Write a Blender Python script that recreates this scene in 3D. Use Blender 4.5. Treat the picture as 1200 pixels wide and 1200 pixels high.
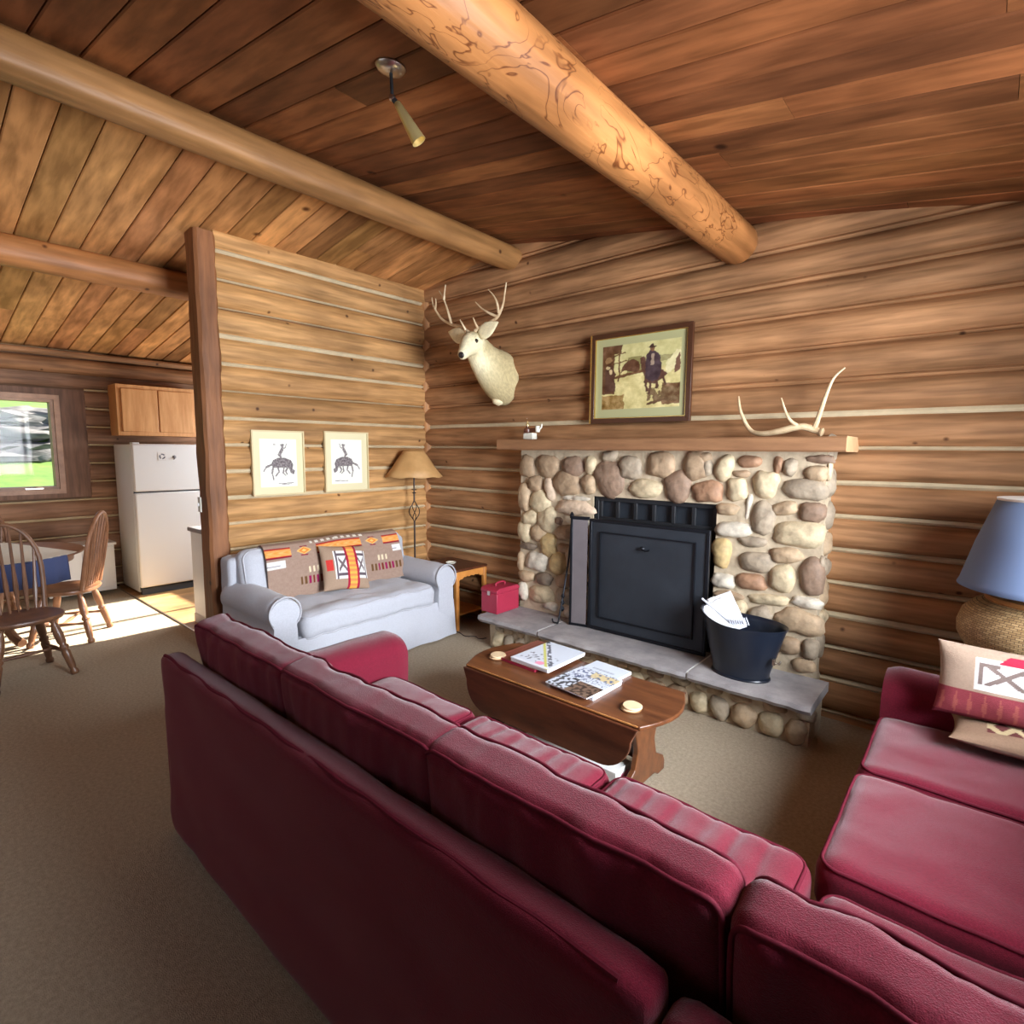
import bpy, bmesh, math, random
from mathutils import Vector, Matrix, noise
C = bpy.context.scene.collection
for o in list(bpy.data.objects): bpy.data.objects.remove(o)

# ------------------------------------------------------------------ camera
cam_d = bpy.data.cameras.new('camera'); cam = bpy.data.objects.new('camera', cam_d); C.objects.link(cam)
cam_d.sensor_width = 36; cam_d.lens = 647.14/1200*36; cam_d.clip_start = .02
yaw, pit, roll = math.radians(40.8158), math.radians(6.3945), math.radians(.39825)
fw = Vector((-math.sin(yaw)*math.cos(pit), math.cos(yaw)*math.cos(pit), -math.sin(pit)))
rt = Vector((math.cos(yaw), math.sin(yaw), 0)); up = rt.cross(fw)
r2 = rt*math.cos(roll)+up*math.sin(roll); u2 = -rt*math.sin(roll)+up*math.cos(roll)
M = Matrix((r2, u2, -fw)).transposed().to_4x4(); M.translation = (0, 0, 1.65)
cam.matrix_world = M
bpy.context.scene.camera = cam

# ------------------------------------------------------------------ light
def lin(c, k=255.0):
    r = []
    for v in c[:3]:
        v = v/k
        r.append(v/12.92 if v <= .04045 else ((v+.055)/1.055)**2.4)
    return tuple(r)
S = bpy.context.scene
S.view_settings.view_transform = 'Standard'; S.view_settings.look = 'None'
S.view_settings.gamma = 1; S.view_settings.use_curve_mapping = False
S.view_settings.exposure = -0.1
w = bpy.data.worlds.new('sky'); S.world = w; w.use_nodes = True
wn = w.node_tree.nodes; bg = wn['Background']
bg.inputs['Color'].default_value = (*lin((200, 220, 250)), 1); bg.inputs['Strength'].default_value = 1.4
def area(name, loc, direction, sx, sy, power, col, spread=180):
    d = bpy.data.lights.new(name, 'AREA'); d.shape = 'RECTANGLE'; d.size = sx; d.size_y = sy
    d.energy = power; d.color = col; d.spread = math.radians(spread)
    o = bpy.data.objects.new(name, d); C.objects.link(o); o.location = loc
    o.rotation_euler = Vector(direction).to_track_quat('-Z', 'Z').to_euler(); return o
sd = bpy.data.lights.new('sun', 'SUN'); sd.energy = 34; sd.angle = math.radians(1.2); sd.color = (1, .93, .82)
sun = bpy.data.objects.new('sun', sd); C.objects.link(sun)
sun.rotation_euler = Vector((0.0, -1, -.63)).to_track_quat('-Z', 'Z').to_euler()
area('window_light_right', (1.16, 1.9, 1.75), (-1, .05, -.06), 2.6, 1.5, 430, (.88, .93, 1), 118)
area('fill_light_front', (-3.4, -1.75, 1.75), (0, 1, .0), 3.2, 1.5, 9, (1, .93, .84))  # added warm fill for the ceiling, from behind the camera
area('window_light_kitchen', (-6.2, 4.0, 1.7), (0, -1, -.1), 1.5, 1.1, 90, (.95, .97, 1))

# ------------------------------------------------------------------ materials
def mat(name, col, rough=.6, metal=0, nscale=0, namt=0, bump=0, bscale=40, stretch=(1, 1, 1), spec=.5, attr=None, c2=None, sheen=0, trans=0, emit=0):
    m = bpy.data.materials.new(name); m.use_nodes = True
    t = m.node_tree; N = t.nodes; L = t.links; b = N['Principled BSDF']
    b.inputs['Roughness'].default_value = rough; b.inputs['Metallic'].default_value = metal
    b.inputs['Specular IOR Level'].default_value = spec
    if sheen: b.inputs['Sheen Weight'].default_value = sheen; b.inputs['Sheen Roughness'].default_value = .4
    if trans: b.inputs['Transmission Weight'].default_value = trans
    tc = N.new('ShaderNodeTexCoord'); mp = N.new('ShaderNodeMapping'); mp.inputs['Scale'].default_value = stretch
    L.new(tc.outputs['Object'], mp.inputs['Vector'])
    base = None
    if attr:
        a = N.new('ShaderNodeAttribute'); a.attribute_name = attr; base = a.outputs['Color']
    if namt or c2:
        n = N.new('ShaderNodeTexNoise'); n.inputs['Scale'].default_value = nscale; n.inputs['Detail'].default_value = 6
        n.inputs['Roughness'].default_value = .62
        L.new(mp.outputs[0], n.inputs['Vector'])
        r = N.new('ShaderNodeValToRGB'); r.color_ramp.elements[0].position = .32; r.color_ramp.elements[1].position = .68
        if c2:
            r.color_ramp.elements[0].color = (*lin(col), 1); r.color_ramp.elements[1].color = (*lin(c2), 1)
            L.new(n.outputs['Fac'], r.inputs['Fac']); base = r.outputs[0]
        else:
            lo = 1-namt
            r.color_ramp.elements[0].color = (lo, lo, lo, 1); r.color_ramp.elements[1].color = (1, 1, 1, 1)
            L.new(n.outputs['Fac'], r.inputs['Fac'])
            x = N.new('ShaderNodeMix'); x.data_type = 'RGBA'; x.blend_type = 'MULTIPLY'; x.inputs[0].default_value = 1
            if base: L.new(base, x.inputs[6])
            else: x.inputs[6].default_value = (*lin(col), 1)
            L.new(r.outputs[0], x.inputs[7]); base = x.outputs[2]
    if base: L.new(base, b.inputs['Base Color'])
    else: b.inputs['Base Color'].default_value = (*lin(col), 1)
    if bump:
        n2 = N.new('ShaderNodeTexNoise'); n2.inputs['Scale'].default_value = bscale; n2.inputs['Detail'].default_value = 4
        L.new(mp.outputs[0], n2.inputs['Vector'])
        bp = N.new('ShaderNodeBump'); bp.inputs['Strength'].default_value = bump; bp.inputs['Distance'].default_value = .01
        L.new(n2.outputs['Fac'], bp.inputs['Height']); L.new(bp.outputs[0], b.inputs['Normal'])
    return m

def wood_attr(name, stretch, rough=.55, grain=5, bump=.45, knots=True, namt=.34, spec=.35, extra=None, kscale=3.1):
    """plank/log wood: colour per board from attribute, grain stretched along it, dark knots"""
    m = bpy.data.materials.new(name); m.use_nodes = True
    t = m.node_tree; N = t.nodes; L = t.links; b = N['Principled BSDF']
    b.inputs['Roughness'].default_value = rough; b.inputs['Specular IOR Level'].default_value = spec
    tc = N.new('ShaderNodeTexCoord'); mp = N.new('ShaderNodeMapping'); mp.inputs['Scale'].default_value = stretch
    L.new(tc.outputs['Object'], mp.inputs['Vector'])
    a = N.new('ShaderNodeAttribute'); a.attribute_name = 'Col'
    off = N.new('ShaderNodeVectorMath'); off.operation = 'MULTIPLY_ADD'
    L.new(a.outputs['Color'], off.inputs[0]); off.inputs[1].default_value = (37, 53, 71); L.new(mp.outputs[0], off.inputs[2])
    def mul(x, y):
        k = N.new('ShaderNodeMix'); k.data_type = 'RGBA'; k.blend_type = 'MULTIPLY'; k.inputs[0].default_value = 1
        L.new(x, k.inputs[6]); L.new(y, k.inputs[7]); return k.outputs[2]
    def ramp(src, p0, p1, c0, c1):
        r = N.new('ShaderNodeValToRGB'); r.color_ramp.elements[0].position = p0; r.color_ramp.elements[1].position = p1
        r.color_ramp.elements[0].color = (*c0, 1); r.color_ramp.elements[1].color = (*c1, 1); L.new(src, r.inputs['Fac']); return r.outputs[0]
    n = N.new('ShaderNodeTexNoise'); n.inputs['Scale'].default_value = grain; n.inputs['Detail'].default_value = 7; n.inputs['Distortion'].default_value = .18
    L.new(off.outputs[0], n.inputs['Vector'])
    c = mul(a.outputs['Color'], ramp(n.outputs['Fac'], .35, .65, (1-namt, 1-namt*1.08, 1-namt*1.2), (1.05, 1.03, 1)))
    n3 = N.new('ShaderNodeTexNoise'); n3.inputs['Scale'].default_value = 1.3; n3.inputs['Detail'].default_value = 3
    L.new(tc.outputs['Object'], n3.inputs['Vector'])
    c = mul(c, ramp(n3.outputs['Fac'], .38, .66, (.70, .66, .64), (1.12, 1.1, 1.08)))
    if knots:
        v = N.new('ShaderNodeTexVoronoi'); v.inputs['Scale'].default_value = kscale
        L.new(tc.outputs['Object'], v.inputs['Vector'])
        c = mul(c, ramp(v.outputs['Distance'], .035, .085, (.22, .15, .11), (1, 1, 1)))
    if extra == 'carved':
        v = N.new('ShaderNodeTexNoise'); v.inputs['Scale'].default_value = 6; v.inputs['Detail'].default_value = 2; v.inputs['Distortion'].default_value = 2.6
        mp2 = N.new('ShaderNodeMapping'); mp2.inputs['Scale'].default_value = (1, .45, 1); L.new(tc.outputs['Object'], mp2.inputs['Vector']); L.new(mp2.outputs[0], v.inputs['Vector'])
        r = N.new('ShaderNodeValToRGB'); e = r.color_ramp.elements
        e[0].position = .472; e[0].color = (1, 1, 1, 1); e[1].position = .495; e[1].color = (.30, .17, .09, 1)
        k = e.new(.520); k.color = (1, 1, 1, 1); L.new(v.outputs['Fac'], r.inputs['Fac'])
        n4 = N.new('ShaderNodeTexNoise'); n4.inputs['Scale'].default_value = 2.2; L.new(tc.outputs['Object'], n4.inputs['Vector'])
        msk = ramp(n4.outputs['Fac'], .40, .5, (0, 0, 0), (1, 1, 1))
        k = N.new('ShaderNodeMix'); k.data_type = 'RGBA'; k.blend_type = 'MULTIPLY'; L.new(msk, k.inputs[0]); L.new(c, k.inputs[6]); L.new(r.outputs[0], k.inputs[7]); c = k.outputs[2]
    L.new(c, b.inputs['Base Color'])
    bp = N.new('ShaderNodeBump'); bp.inputs['Strength'].default_value = bump; bp.inputs['Distance'].default_value = .012
    L.new(n.outputs['Fac'], bp.inputs['Height']); L.new(bp.outputs[0], b.inputs['Normal'])
    return m

MT = {}
MT['log_x'] = wood_attr('log wood along x', (.5, 6, 6), rough=.7, grain=4.5, kscale=4.5, namt=.42)
MT['log_y'] = wood_attr('log wood along y', (6, .5, 6), rough=.7, grain=4.5, kscale=4.5, namt=.42)
MT['log_z'] = wood_attr('post wood', (6, 6, .7), rough=.6, grain=4)
MT['plank'] = wood_attr('ceiling plank wood', (.32, 5, 5), rough=.62, grain=3.4, bump=.15, namt=.42, spec=.15, kscale=2.2)
MT['beam'] = wood_attr('peeled beam wood', (6, .6, 6), rough=.5, grain=3, kscale=4)
MT['beam_carved'] = wood_attr('beetle-tracked beam wood', (6, .6, 6), rough=.45, grain=3, extra='carved', kscale=4)
MT['chink'] = mat('chinking', (208, 190, 154), .9, nscale=8, namt=.2, bump=.3)
MT['carpet'] = mat('carpet', (190, 174, 150), 1, nscale=60, namt=.28, bump=.8, bscale=260, spec=.05)
MT['vinyl'] = wood_attr('kitchen floor wood look', (5, .7, 1), rough=.35, grain=3, bump=.05, knots=False)
MT['red'] = mat('burgundy weave', (116, 26, 46), .9, nscale=180, namt=.34, bump=.35, bscale=420, spec=.15, sheen=.35)
MT['redpipe'] = mat('burgundy piping', (100, 22, 40), .85, nscale=180, namt=.3, spec=.2)
MT['grey'] = mat('pale grey denim', (188, 190, 198), .9, nscale=150, namt=.15, bump=.25, bscale=350, spec=.2, sheen=.2)
MT['greypipe'] = mat('grey piping', (176, 176, 182), .9)
MT['oak'] = mat('honey oak', (170, 112, 62), .4, nscale=3, c2=(205, 145, 85), stretch=(6, 1.2, 1), bump=.05)
MT['cab'] = mat('cabinet oak', (196, 138, 82), .45, nscale=3, c2=(222, 168, 112), stretch=(1, 8, .8))
MT['pine'] = mat('honey pine', (192, 122, 56), .4, nscale=4, c2=(214, 146, 76), stretch=(2, 2, 2))
MT['dwood'] = mat('dark walnut stain', (64, 33, 21), .35, nscale=3.5, c2=(98, 54, 33), stretch=(1, 7, 5), bump=.06)
MT['tabletop'] = mat('walnut table top', (80, 45, 26), .3, nscale=3, c2=(118, 72, 42), stretch=(1, 8, 5))
MT['chairwood'] = mat('dark turned chair wood', (86, 58, 42), .35, nscale=5, c2=(122, 84, 58), stretch=(2, 2, 1))
MT['chairlight'] = mat('chestnut chair wood', (104, 68, 46), .35, nscale=5, c2=(142, 98, 68), stretch=(2, 2, 1))
MT['mantel'] = mat('mantel beam wood', (122, 84, 54), .7, nscale=3, c2=(152, 110, 74), stretch=(.8, 6, 6), bump=.1)
MT['endgrain'] = mat('pale end grain', (204, 160, 116), .7, nscale=14, namt=.2)
MT['mortar'] = mat('mortar', (192, 174, 146), .95, nscale=14, namt=.25, bump=.7, bscale=30)
MT['stone'] = mat('river stone', (170, 150, 120), .7, nscale=16, namt=.42, bump=.8, bscale=20, attr='Col')
MT['slab'] = mat('grey flagstone', (128, 124, 126), .75, nscale=5, c2=(166, 160, 158), bump=.7, bscale=14)
MT['soot'] = mat('soot black metal', (26, 28, 32), .55, nscale=6, namt=.3)
MT['firebrick'] = mat('sooty brick', (60, 52, 50), .9, nscale=10, namt=.4)
MT['blackmetal'] = mat('black metal', (30, 32, 38), .4, metal=.6)
MT['mesh'] = mat('screen mesh', (52, 58, 66), .45, metal=.3, nscale=3, namt=.35, bump=.3, bscale=900)
MT['winggrey'] = mat('dusty grey metal', (128, 120, 122), .5, metal=.4, nscale=5, namt=.2)
MT['bucket'] = mat('black enamel', (26, 32, 44), .28, nscale=4, namt=.2)
MT['brass'] = mat('brass', (226, 204, 140), .42, metal=.85)
MT['gold'] = mat('glint gold', (226, 196, 120), .25, metal=.9)
MT['chrome'] = mat('brushed nickel', (190, 180, 170), .3, metal=1)
MT['white'] = mat('white enamel', (228, 230, 230), .35)
MT['cardboard'] = mat('white box card', (212, 210, 206), .8)
MT['paper'] = mat('paper', (232, 234, 238), .8)
MT['greytop'] = mat('grey worktop', (130, 128, 130), .4)
MT['gasket'] = mat('dark gasket', (70, 78, 88), .7)
MT['redcan'] = mat('red painted tin', (164, 40, 66), .5, nscale=10, namt=.15)
MT['frame_dark'] = mat('dark picture frame', (76, 44, 26), .35, nscale=4, namt=.3)
MT['frame_light'] = mat('pale wood frame', (200, 182, 140), .45)
MT['paint'] = mat('painted surface', (200, 200, 200), .7, attr='Col', spec=.25)
MT['paintfab'] = mat('woven pattern', (200, 200, 200), .95, attr='Col', bump=.5, bscale=380, spec=.1, nscale=120, namt=.15)
MT['glossprint'] = mat('glossy print', (200, 200, 200), .3, attr='Col')
MT['rawhide'] = mat('rawhide lampshade', (176, 134, 82), .6, nscale=7, c2=(196, 152, 98))
MT['iron'] = mat('wrought iron', (64, 54, 50), .5, metal=.6)
MT['hazeshade'] = mat('haze-tinted blue shade', (112, 132, 168), .8)  # haze tint is put into the lampshade's own colour
MT['shadein'] = mat('shade lining', (238, 236, 228), .8)
MT['fur'] = mat('deer fur', (150, 132, 98), .95, nscale=26, c2=(188, 168, 126), bump=.6, bscale=60, stretch=(3, 1, .8))
MT['furattr'] = mat('deer coat', (200, 180, 140), .95, nscale=34, namt=.3, bump=.7, bscale=70, stretch=(3, 1, .8), attr='Col')
MT['furwhite'] = mat('pale light-brightened deer fur', (240, 226, 184), .95, nscale=30, namt=.2, bump=.4, bscale=80)
MT['antler'] = mat('antler', (176, 146, 108), .5, nscale=12, c2=(218, 196, 158), bump=.15)
MT['eye'] = mat('glass eye', (14, 10, 8), .1)
MT['nose'] = mat('dark nose', (34, 24, 22), .4)
MT['bluecloth'] = mat('navy cloth', (58, 68, 104), .9, bump=.2, bscale=200)
MT['linen'] = mat('white linen', (224, 222, 206), .9, nscale=30, namt=.06)
MT['navybowl'] = mat('blue glaze', (52, 86, 140), .4)
MT['woodslice'] = mat('wood slice face', (226, 200, 160), .7, nscale=20, namt=.12)
MT['bark'] = mat('bark', (150, 112, 74), .9, bump=.5)
MT['bristle'] = mat('grey bristle', (196, 200, 210), .8)
MT['pink'] = mat('pink label', (216, 110, 140), .6)
MT['wintrim'] = mat('window wood trim', (130, 92, 62), .45, nscale=4, c2=(160, 118, 84), stretch=(2, 2, 2))
MT['cord'] = mat('brown cord', (60, 48, 44), .6)
# thin glass: reflects a little, lets light straight through
g = bpy.data.materials.new('window glass'); g.use_nodes = True; n = g.node_tree.nodes; n.clear()
o_ = n.new('ShaderNodeOutputMaterial'); tr = n.new('ShaderNodeBsdfTransparent'); gl = n.new('ShaderNodeBsdfGlossy'); gl.inputs['Roughness'].default_value = .03
mx = n.new('ShaderNodeMixShader'); mx.inputs[0].default_value = .004
g.node_tree.links.new(tr.outputs[0], mx.inputs[1]); g.node_tree.links.new(gl.outputs[0], mx.inputs[2]); g.node_tree.links.new(mx.outputs[0], o_.inputs[0])
MT['glass'] = g
def weave_mat():
    m = bpy.data.materials.new('woven rush'); m.use_nodes = True; t = m.node_tree; N = t.nodes; L = t.links; b = N['Principled BSDF']
    tc = N.new('ShaderNodeTexCoord'); br = N.new('ShaderNodeTexBrick')
    br.inputs['Scale'].default_value = 30; br.inputs['Color1'].default_value = (*lin((198, 166, 120)), 1); br.inputs['Color2'].default_value = (*lin((160, 126, 84)), 1)
    br.inputs['Mortar'].default_value = (*lin((70, 48, 30)), 1); br.inputs['Mortar Size'].default_value = .03; br.inputs['Brick Width'].default_value = .7; br.inputs['Row Height'].default_value = .35
    L.new(tc.outputs['UV'], br.inputs['Vector']); L.new(br.outputs['Color'], b.inputs['Base Color'])
    bp = N.new('ShaderNodeBump'); bp.inputs['Strength'].default_value = .9; bp.invert = True; L.new(br.outputs['Fac'], bp.inputs['Height']); L.new(bp.outputs[0], b.inputs['Normal'])
    b.inputs['Roughness'].default_value = .5; return m
MT['weave'] = weave_mat()

# ------------------------------------------------------------------ mesh helpers
class MB:
    def __init__(s): s.v = []; s.f = []; s.m = []; s.c = []; s.mats = []
    def mi(s, m):
        if m not in s.mats: s.mats.append(m)
        return s.mats.index(m)
    def add(s, vs, fs, m=None, col=None):
        o = len(s.v); s.v += [tuple(v) for v in vs]; k = s.mi(m)
        for f in fs: s.f.append([i+o for i in f]); s.m.append(k)
        col = col or (1, 1, 1)
        if isinstance(col, list): s.c += col
        else: s.c += [col]*len(vs)
    def box(s, a, b, m=None, col=None, T=None):
        x0, y0, z0 = [min(p, q) for p, q in zip(a, b)]; x1, y1, z1 = [max(p, q) for p, q in zip(a, b)]
        vs = [Vector(p) for p in ((x0,y0,z0),(x1,y0,z0),(x1,y1,z0),(x0,y1,z0),(x0,y0,z1),(x1,y0,z1),(x1,y1,z1),(x0,y1,z1))]
        if T: vs = [T @ v for v in vs]
        s.add(vs, [(0,3,2,1),(4,5,6,7),(0,1,5,4),(1,2,6,5),(2,3,7,6),(3,0,4,7)], m, col)
    def tube(s, pts, r, m=None, n=8, closed=False, cap=True, col=None, flat=1.0):
        pts = [Vector(p) for p in pts]; N = len(pts)
        rs = r if isinstance(r, (list, tuple)) else [r]*N
        T = []
        for i in range(N):
            a = pts[(i-1) % N] if (closed or i) else pts[0]; b = pts[(i+1) % N] if (closed or i < N-1) else pts[-1]
            T.append((b-a).normalized())
        ref = Vector((0, 0, 1)) if abs(T[0].z) < .9 else Vector((1, 0, 0))
        u = T[0].cross(ref).normalized(); vs = []
        for i in range(N):
            u = (u - T[i]*u.dot(T[i])).normalized(); v = T[i].cross(u)
            for k in range(n):
                a = 2*math.pi*k/n; vs.append(pts[i]+(u*math.cos(a)+v*math.sin(a)*flat)*rs[i])
        fs = []
        for i in range(N if closed else N-1):
            j = (i+1) % N
            for k in range(n): fs.append((i*n+k, i*n+(k+1) % n, j*n+(k+1) % n, j*n+k))
        if cap and not closed: fs.append(tuple(range(n))[::-1]); fs.append(tuple(range((N-1)*n, N*n)))
        s.add(vs, fs, m, col)
    def lathe(s, prof, c=(0, 0, 0), m=None, n=28, axis=None, col=None, sx=1, sy=1):
        c = Vector(c); vs = []; fs = []
        q = Vector(axis).to_track_quat('Z', 'Y') if axis else None
        for r, z in prof:
            for k in range(n):
                a = 2*math.pi*k/n; p = Vector((r*math.cos(a)*sx, r*math.sin(a)*sy, z))
                if q: p = q @ p
                vs.append(c+p)
        for i in range(len(prof)-1):
            for k in range(n): fs.append((i*n+k, i*n+(k+1) % n, (i+1)*n+(k+1) % n, (i+1)*n+k))
        if prof[0][0] > 1e-4: fs.append(tuple(range(n))[::-1])
        if prof[-1][0] > 1e-4: fs.append(tuple(range((len(prof)-1)*n, len(prof)*n)))
        s.add(vs, fs, m, col)
    def prism(s, poly, a, b, axis='x', m=None, col=None):
        """extrude polygon (2D) between a and b along axis"""
        def P(p, t):
            return {'x': (t, p[0], p[1]), 'y': (p[0], t, p[1]), 'z': (p[0], p[1], t)}[axis]
        n = len(poly); vs = [P(p, a) for p in poly]+[P(p, b) for p in poly]
        fs = [tuple(range(n))[::-1], tuple(range(n, 2*n))]+[(i, (i+1) % n, n+(i+1) % n, n+i) for i in range(n)]
        s.add(vs, fs, m, col)
    def build(s, name, parent=None, smooth=False, bevel=0, loc=None, segs=2, uv=None, auto=35, subd=0):
        me = bpy.data.meshes.new(name); me.from_pydata(s.v, [], s.f); me.update()
        for m in s.mats: me.materials.append(MT[m] if isinstance(m, str) else m)
        for p, k in zip(me.polygons, s.m): p.material_index = k
        at = me.color_attributes.new('Col', 'FLOAT_COLOR', 'POINT')
        fl = []
        for c in s.c: fl += [c[0], c[1], c[2], 1]
        at.data.foreach_set('color', fl)
        bm = bmesh.new(); bm.from_mesh(me); bmesh.ops.recalc_face_normals(bm, faces=bm.faces); bm.to_mesh(me); bm.free()
        if uv:
            ul = me.uv_layers.new(name='UVMap')
            for lp in me.loops: ul.data[lp.index].uv = uv(me.vertices[lp.vertex_index].co)
        o = bpy.data.objects.new(name, me); C.objects.link(o)
        if parent:
            o.parent = parent
            o.matrix_parent_inverse = Matrix.Identity(4)
            wl = world(parent)
            o.matrix_local = wl.inverted()   # mesh given in world coordinates
        if smooth:
            for p in me.polygons: p.use_smooth = True
            if auto < 180:
                for e in me.edges: pass
                me.set_sharp_from_angle(angle=math.radians(auto))
        if bevel:
            b = o.modifiers.new('bevel', 'BEVEL'); b.width = bevel; b.segments = segs; b.limit_method = 'ANGLE'; b.angle_limit = math.radians(40); b.harden_normals = False
            for p in me.polygons: p.use_smooth = True
            me.set_sharp_from_angle(angle=math.radians(40))
        if subd:
            b = o.modifiers.new('subsurf', 'SUBSURF'); b.levels = subd; b.render_levels = subd
        return o
def world(o):
    m = o.matrix_local.copy() if o.parent else o.matrix_basis.copy()
    return (world(o.parent) @ m) if o.parent else m
def tag(o, label=None, cat=None, group=None, kind=None):
    if label: o['label'] = label
    if cat: o['category'] = cat
    if group: o['group'] = group
    if kind: o['kind'] = kind
    return o
def thing(name, label, cat, loc=(0, 0, 0), rz=0, group=None):
    o = bpy.data.objects.new(name, None); o.empty_display_size = .1; C.objects.link(o); o.location = loc; o.rotation_euler = (0, 0, rz)
    return tag(o, label, cat, group)
def copy_tree(o, parent=None):
    c = o.copy(); C.objects.link(c)
    if parent: c.parent = parent
    for ch in [x for x in bpy.data.objects if x.parent == o]: copy_tree(ch, c)
    return c
def struct(o): return tag(o, kind='structure')
rnd = random.Random(4)
def jit(c, a=.12, hue=.04):
    k = 1+rnd.uniform(-a, a); return tuple(max(.01, v*k*(1+rnd.uniform(-hue, hue))) for v in c)

def cushion(size, thin=2, r=.07, puff=.12, wr=.008, n=22, seed=0, wfreq=5.0, creases=None, aniso=(1, 1, 1)):
    """soft box in local coordinates centred on origin: returns verts, faces and two piping loops"""
    h = [x/2 for x in size]; r = min(r, min(h)*.98)
    def sp(t): return math.copysign(abs(t)**.75, t)
    verts = {}; V = []; F = []
    def vid(i, j, k):
        key = (i, j, k)
        if key in verts: return verts[key]
        c = [sp(2*q/n-1) for q in (i, j, k)]
        p = Vector([c[a]*h[a] for a in range(3)])
        inner = Vector([max(-(h[a]-r), min(h[a]-r, p[a])) for a in range(3)])
        d = p-inner
        if d.length > 1e-6: p = inner+d.normalized()*r
        u, v = [a for a in range(3) if a != thin]
        k_ = (1-c[u]**2)*(1-c[v]**2)
        p[thin] *= 1+puff*k_
        q = Vector((p.x*wfreq*aniso[0]+seed*7.3, p.y*wfreq*aniso[1]+seed*3.1, p.z*wfreq*aniso[2]))
        nz = noise.noise(q)*.6+noise.noise(q*2.3)*.3
        dirv = Vector([0, 0, 0]); dirv[thin] = max(-1, min(1, p[thin]/(h[thin]*.7)))
        p = p+dirv*nz*wr*1.6+(p.normalized()*nz*wr*.6)
        if creases:
            for cx, depth, wid in creases:
                p += -dirv*depth*math.exp(-((p[u]-cx+.03*math.sin(p[v]*5))/wid)**2)*(.35+.65*k_)
        V.append(p); verts[key] = len(V)-1; return len(V)-1
    for i in range(n):
        for j in range(n):
            for (A, B) in ((0, 0), (1, n)):
                for ax in range(3):
                    def P(a, b):
                        l = [a, b]; l.insert(ax, B); return vid(*l)
                    F.append((P(i, j), P(i+1, j), P(i+1, j+1), P(i, j+1)))
    u, v = [a for a in range(3) if a != thin]; loops = []
    for sgn in (-1, 1):
        L_ = []; o = r*(1-.7071)
        hu, hv = h[u]-o*.9, h[v]-o*.9; rc = r*.9
        for (cx, cy, a0) in ((hu-rc, hv-rc, 0), (-(hu-rc), hv-rc, 90), (-(hu-rc), -(hv-rc), 180), (hu-rc, -(hv-rc), 270)):
            for q in range(0, 91, 18):
                a = math.radians(a0+q); p = Vector((0, 0, 0)); p[u] = cx+rc*math.cos(a); p[v] = cy+rc*math.sin(a); p[thin] = sgn*(h[thin]-o*.95); L_.append(p)
        # densify straight runs
        D = []
        for i_ in range(len(L_)):
            a_, b_ = L_[i_], L_[(i_+1) % len(L_)]; k = max(1, int((b_-a_).length/.05))
            for q in range(k):
                p = a_.lerp(b_, q/k); z = Vector((p.x*wfreq*aniso[0]+seed*7.3, p.y*wfreq*aniso[1]+seed*3.1, p.z*wfreq*aniso[2])); nz = noise.noise(z)*.6+noise.noise(z*2.3)*.3
                d_ = Vector((0, 0, 0)); d_[thin] = sgn
                D.append(p+d_*nz*wr*1.6+p.normalized()*nz*wr*.6)
        loops.append(D)
    return V, F, loops
def put_cushion(name, parent, size, loc, rot=(0, 0, 0), m='red', pm='redpipe', pipe=.006, **kw):
    from mathutils import Euler
    T = Matrix.Translation(loc) @ Euler([math.radians(a) for a in rot]).to_matrix().to_4x4()
    V, F, loops = cushion(size, **kw)
    mb = MB(); mb.add([T @ v for v in V], F, m)
    if pipe:
        for lp in loops: mb.tube([T @ p for p in lp], pipe, pm, n=6, closed=True)
    return mb.build(name, parent, smooth=True, auto=180)

def rect_frame(mb, axis, x0, x1, z0, z1, d0, d1, wd, m):
    """picture/window frame of 4 mitred bars in plane; axis 'y': spans x,z with depth y; axis 'x': spans y,z"""
    def P(a, z, d): return (a, d, z) if axis == 'y' else (d, a, z)
    o = [(x0, z0), (x1, z0), (x1, z1), (x0, z1)]; i = [(x0+wd, z0+wd), (x1-wd, z0+wd), (x1-wd, z1-wd), (x0+wd, z1-wd)]
    for k in range(4):
        j = (k+1) % 4
        q = [o[k], o[j], i[j], i[k]]
        vs = [P(a, z, d0) for a, z in q]+[P(a, z, d1) for a, z in q]
        mb.add(vs, [(0, 1, 2, 3), (4, 5, 6, 7), (0, 1, 5, 4), (1, 2, 6, 5), (2, 3, 7, 6), (3, 0, 4, 7)], m)
def painted(name, parent, func, nu, nv, P, m='paint', two=False):
    """grid coloured point by point; P(u,v)->position; func(u,v)->sRGB"""
    vs = []; cs = []; fs = []
    for j in range(nv+1):
        for i in range(nu+1):
            u, v = i/nu, j/nv; vs.append(P(u, v)); cs.append(lin(func(u, v)))
    for j in range(nv):
        for i in range(nu): a = j*(nu+1)+i; fs.append((a, a+1, a+nu+2, a+nu+1))
    mb = MB(); mb.add(vs, fs, m, cs); return mb.build(name, parent, smooth=True, auto=180)
def inpoly(u, v, poly):
    c = False; n = len(poly); j = n-1
    for i in range(n):
        xi, yi = poly[i]; xj, yj = poly[j]
        if (yi > v) != (yj > v) and u < (xj-xi)*(v-yi)/(yj-yi)+xi: c = not c
        j = i
    return c
def ell(u, v, cx, cy, rx, ry): return ((u-cx)/rx)**2+((v-cy)/ry)**2 < 1
def seg(u, v, x0, y0, x1, y1, w):
    dx, dy = x1-x0, y1-y0; t = max(0, min(1, ((u-x0)*dx+(v-y0)*dy)/(dx*dx+dy*dy+1e-9)))
    return (u-x0-t*dx)**2+(v-y0-t*dy)**2 < w*w
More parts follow.
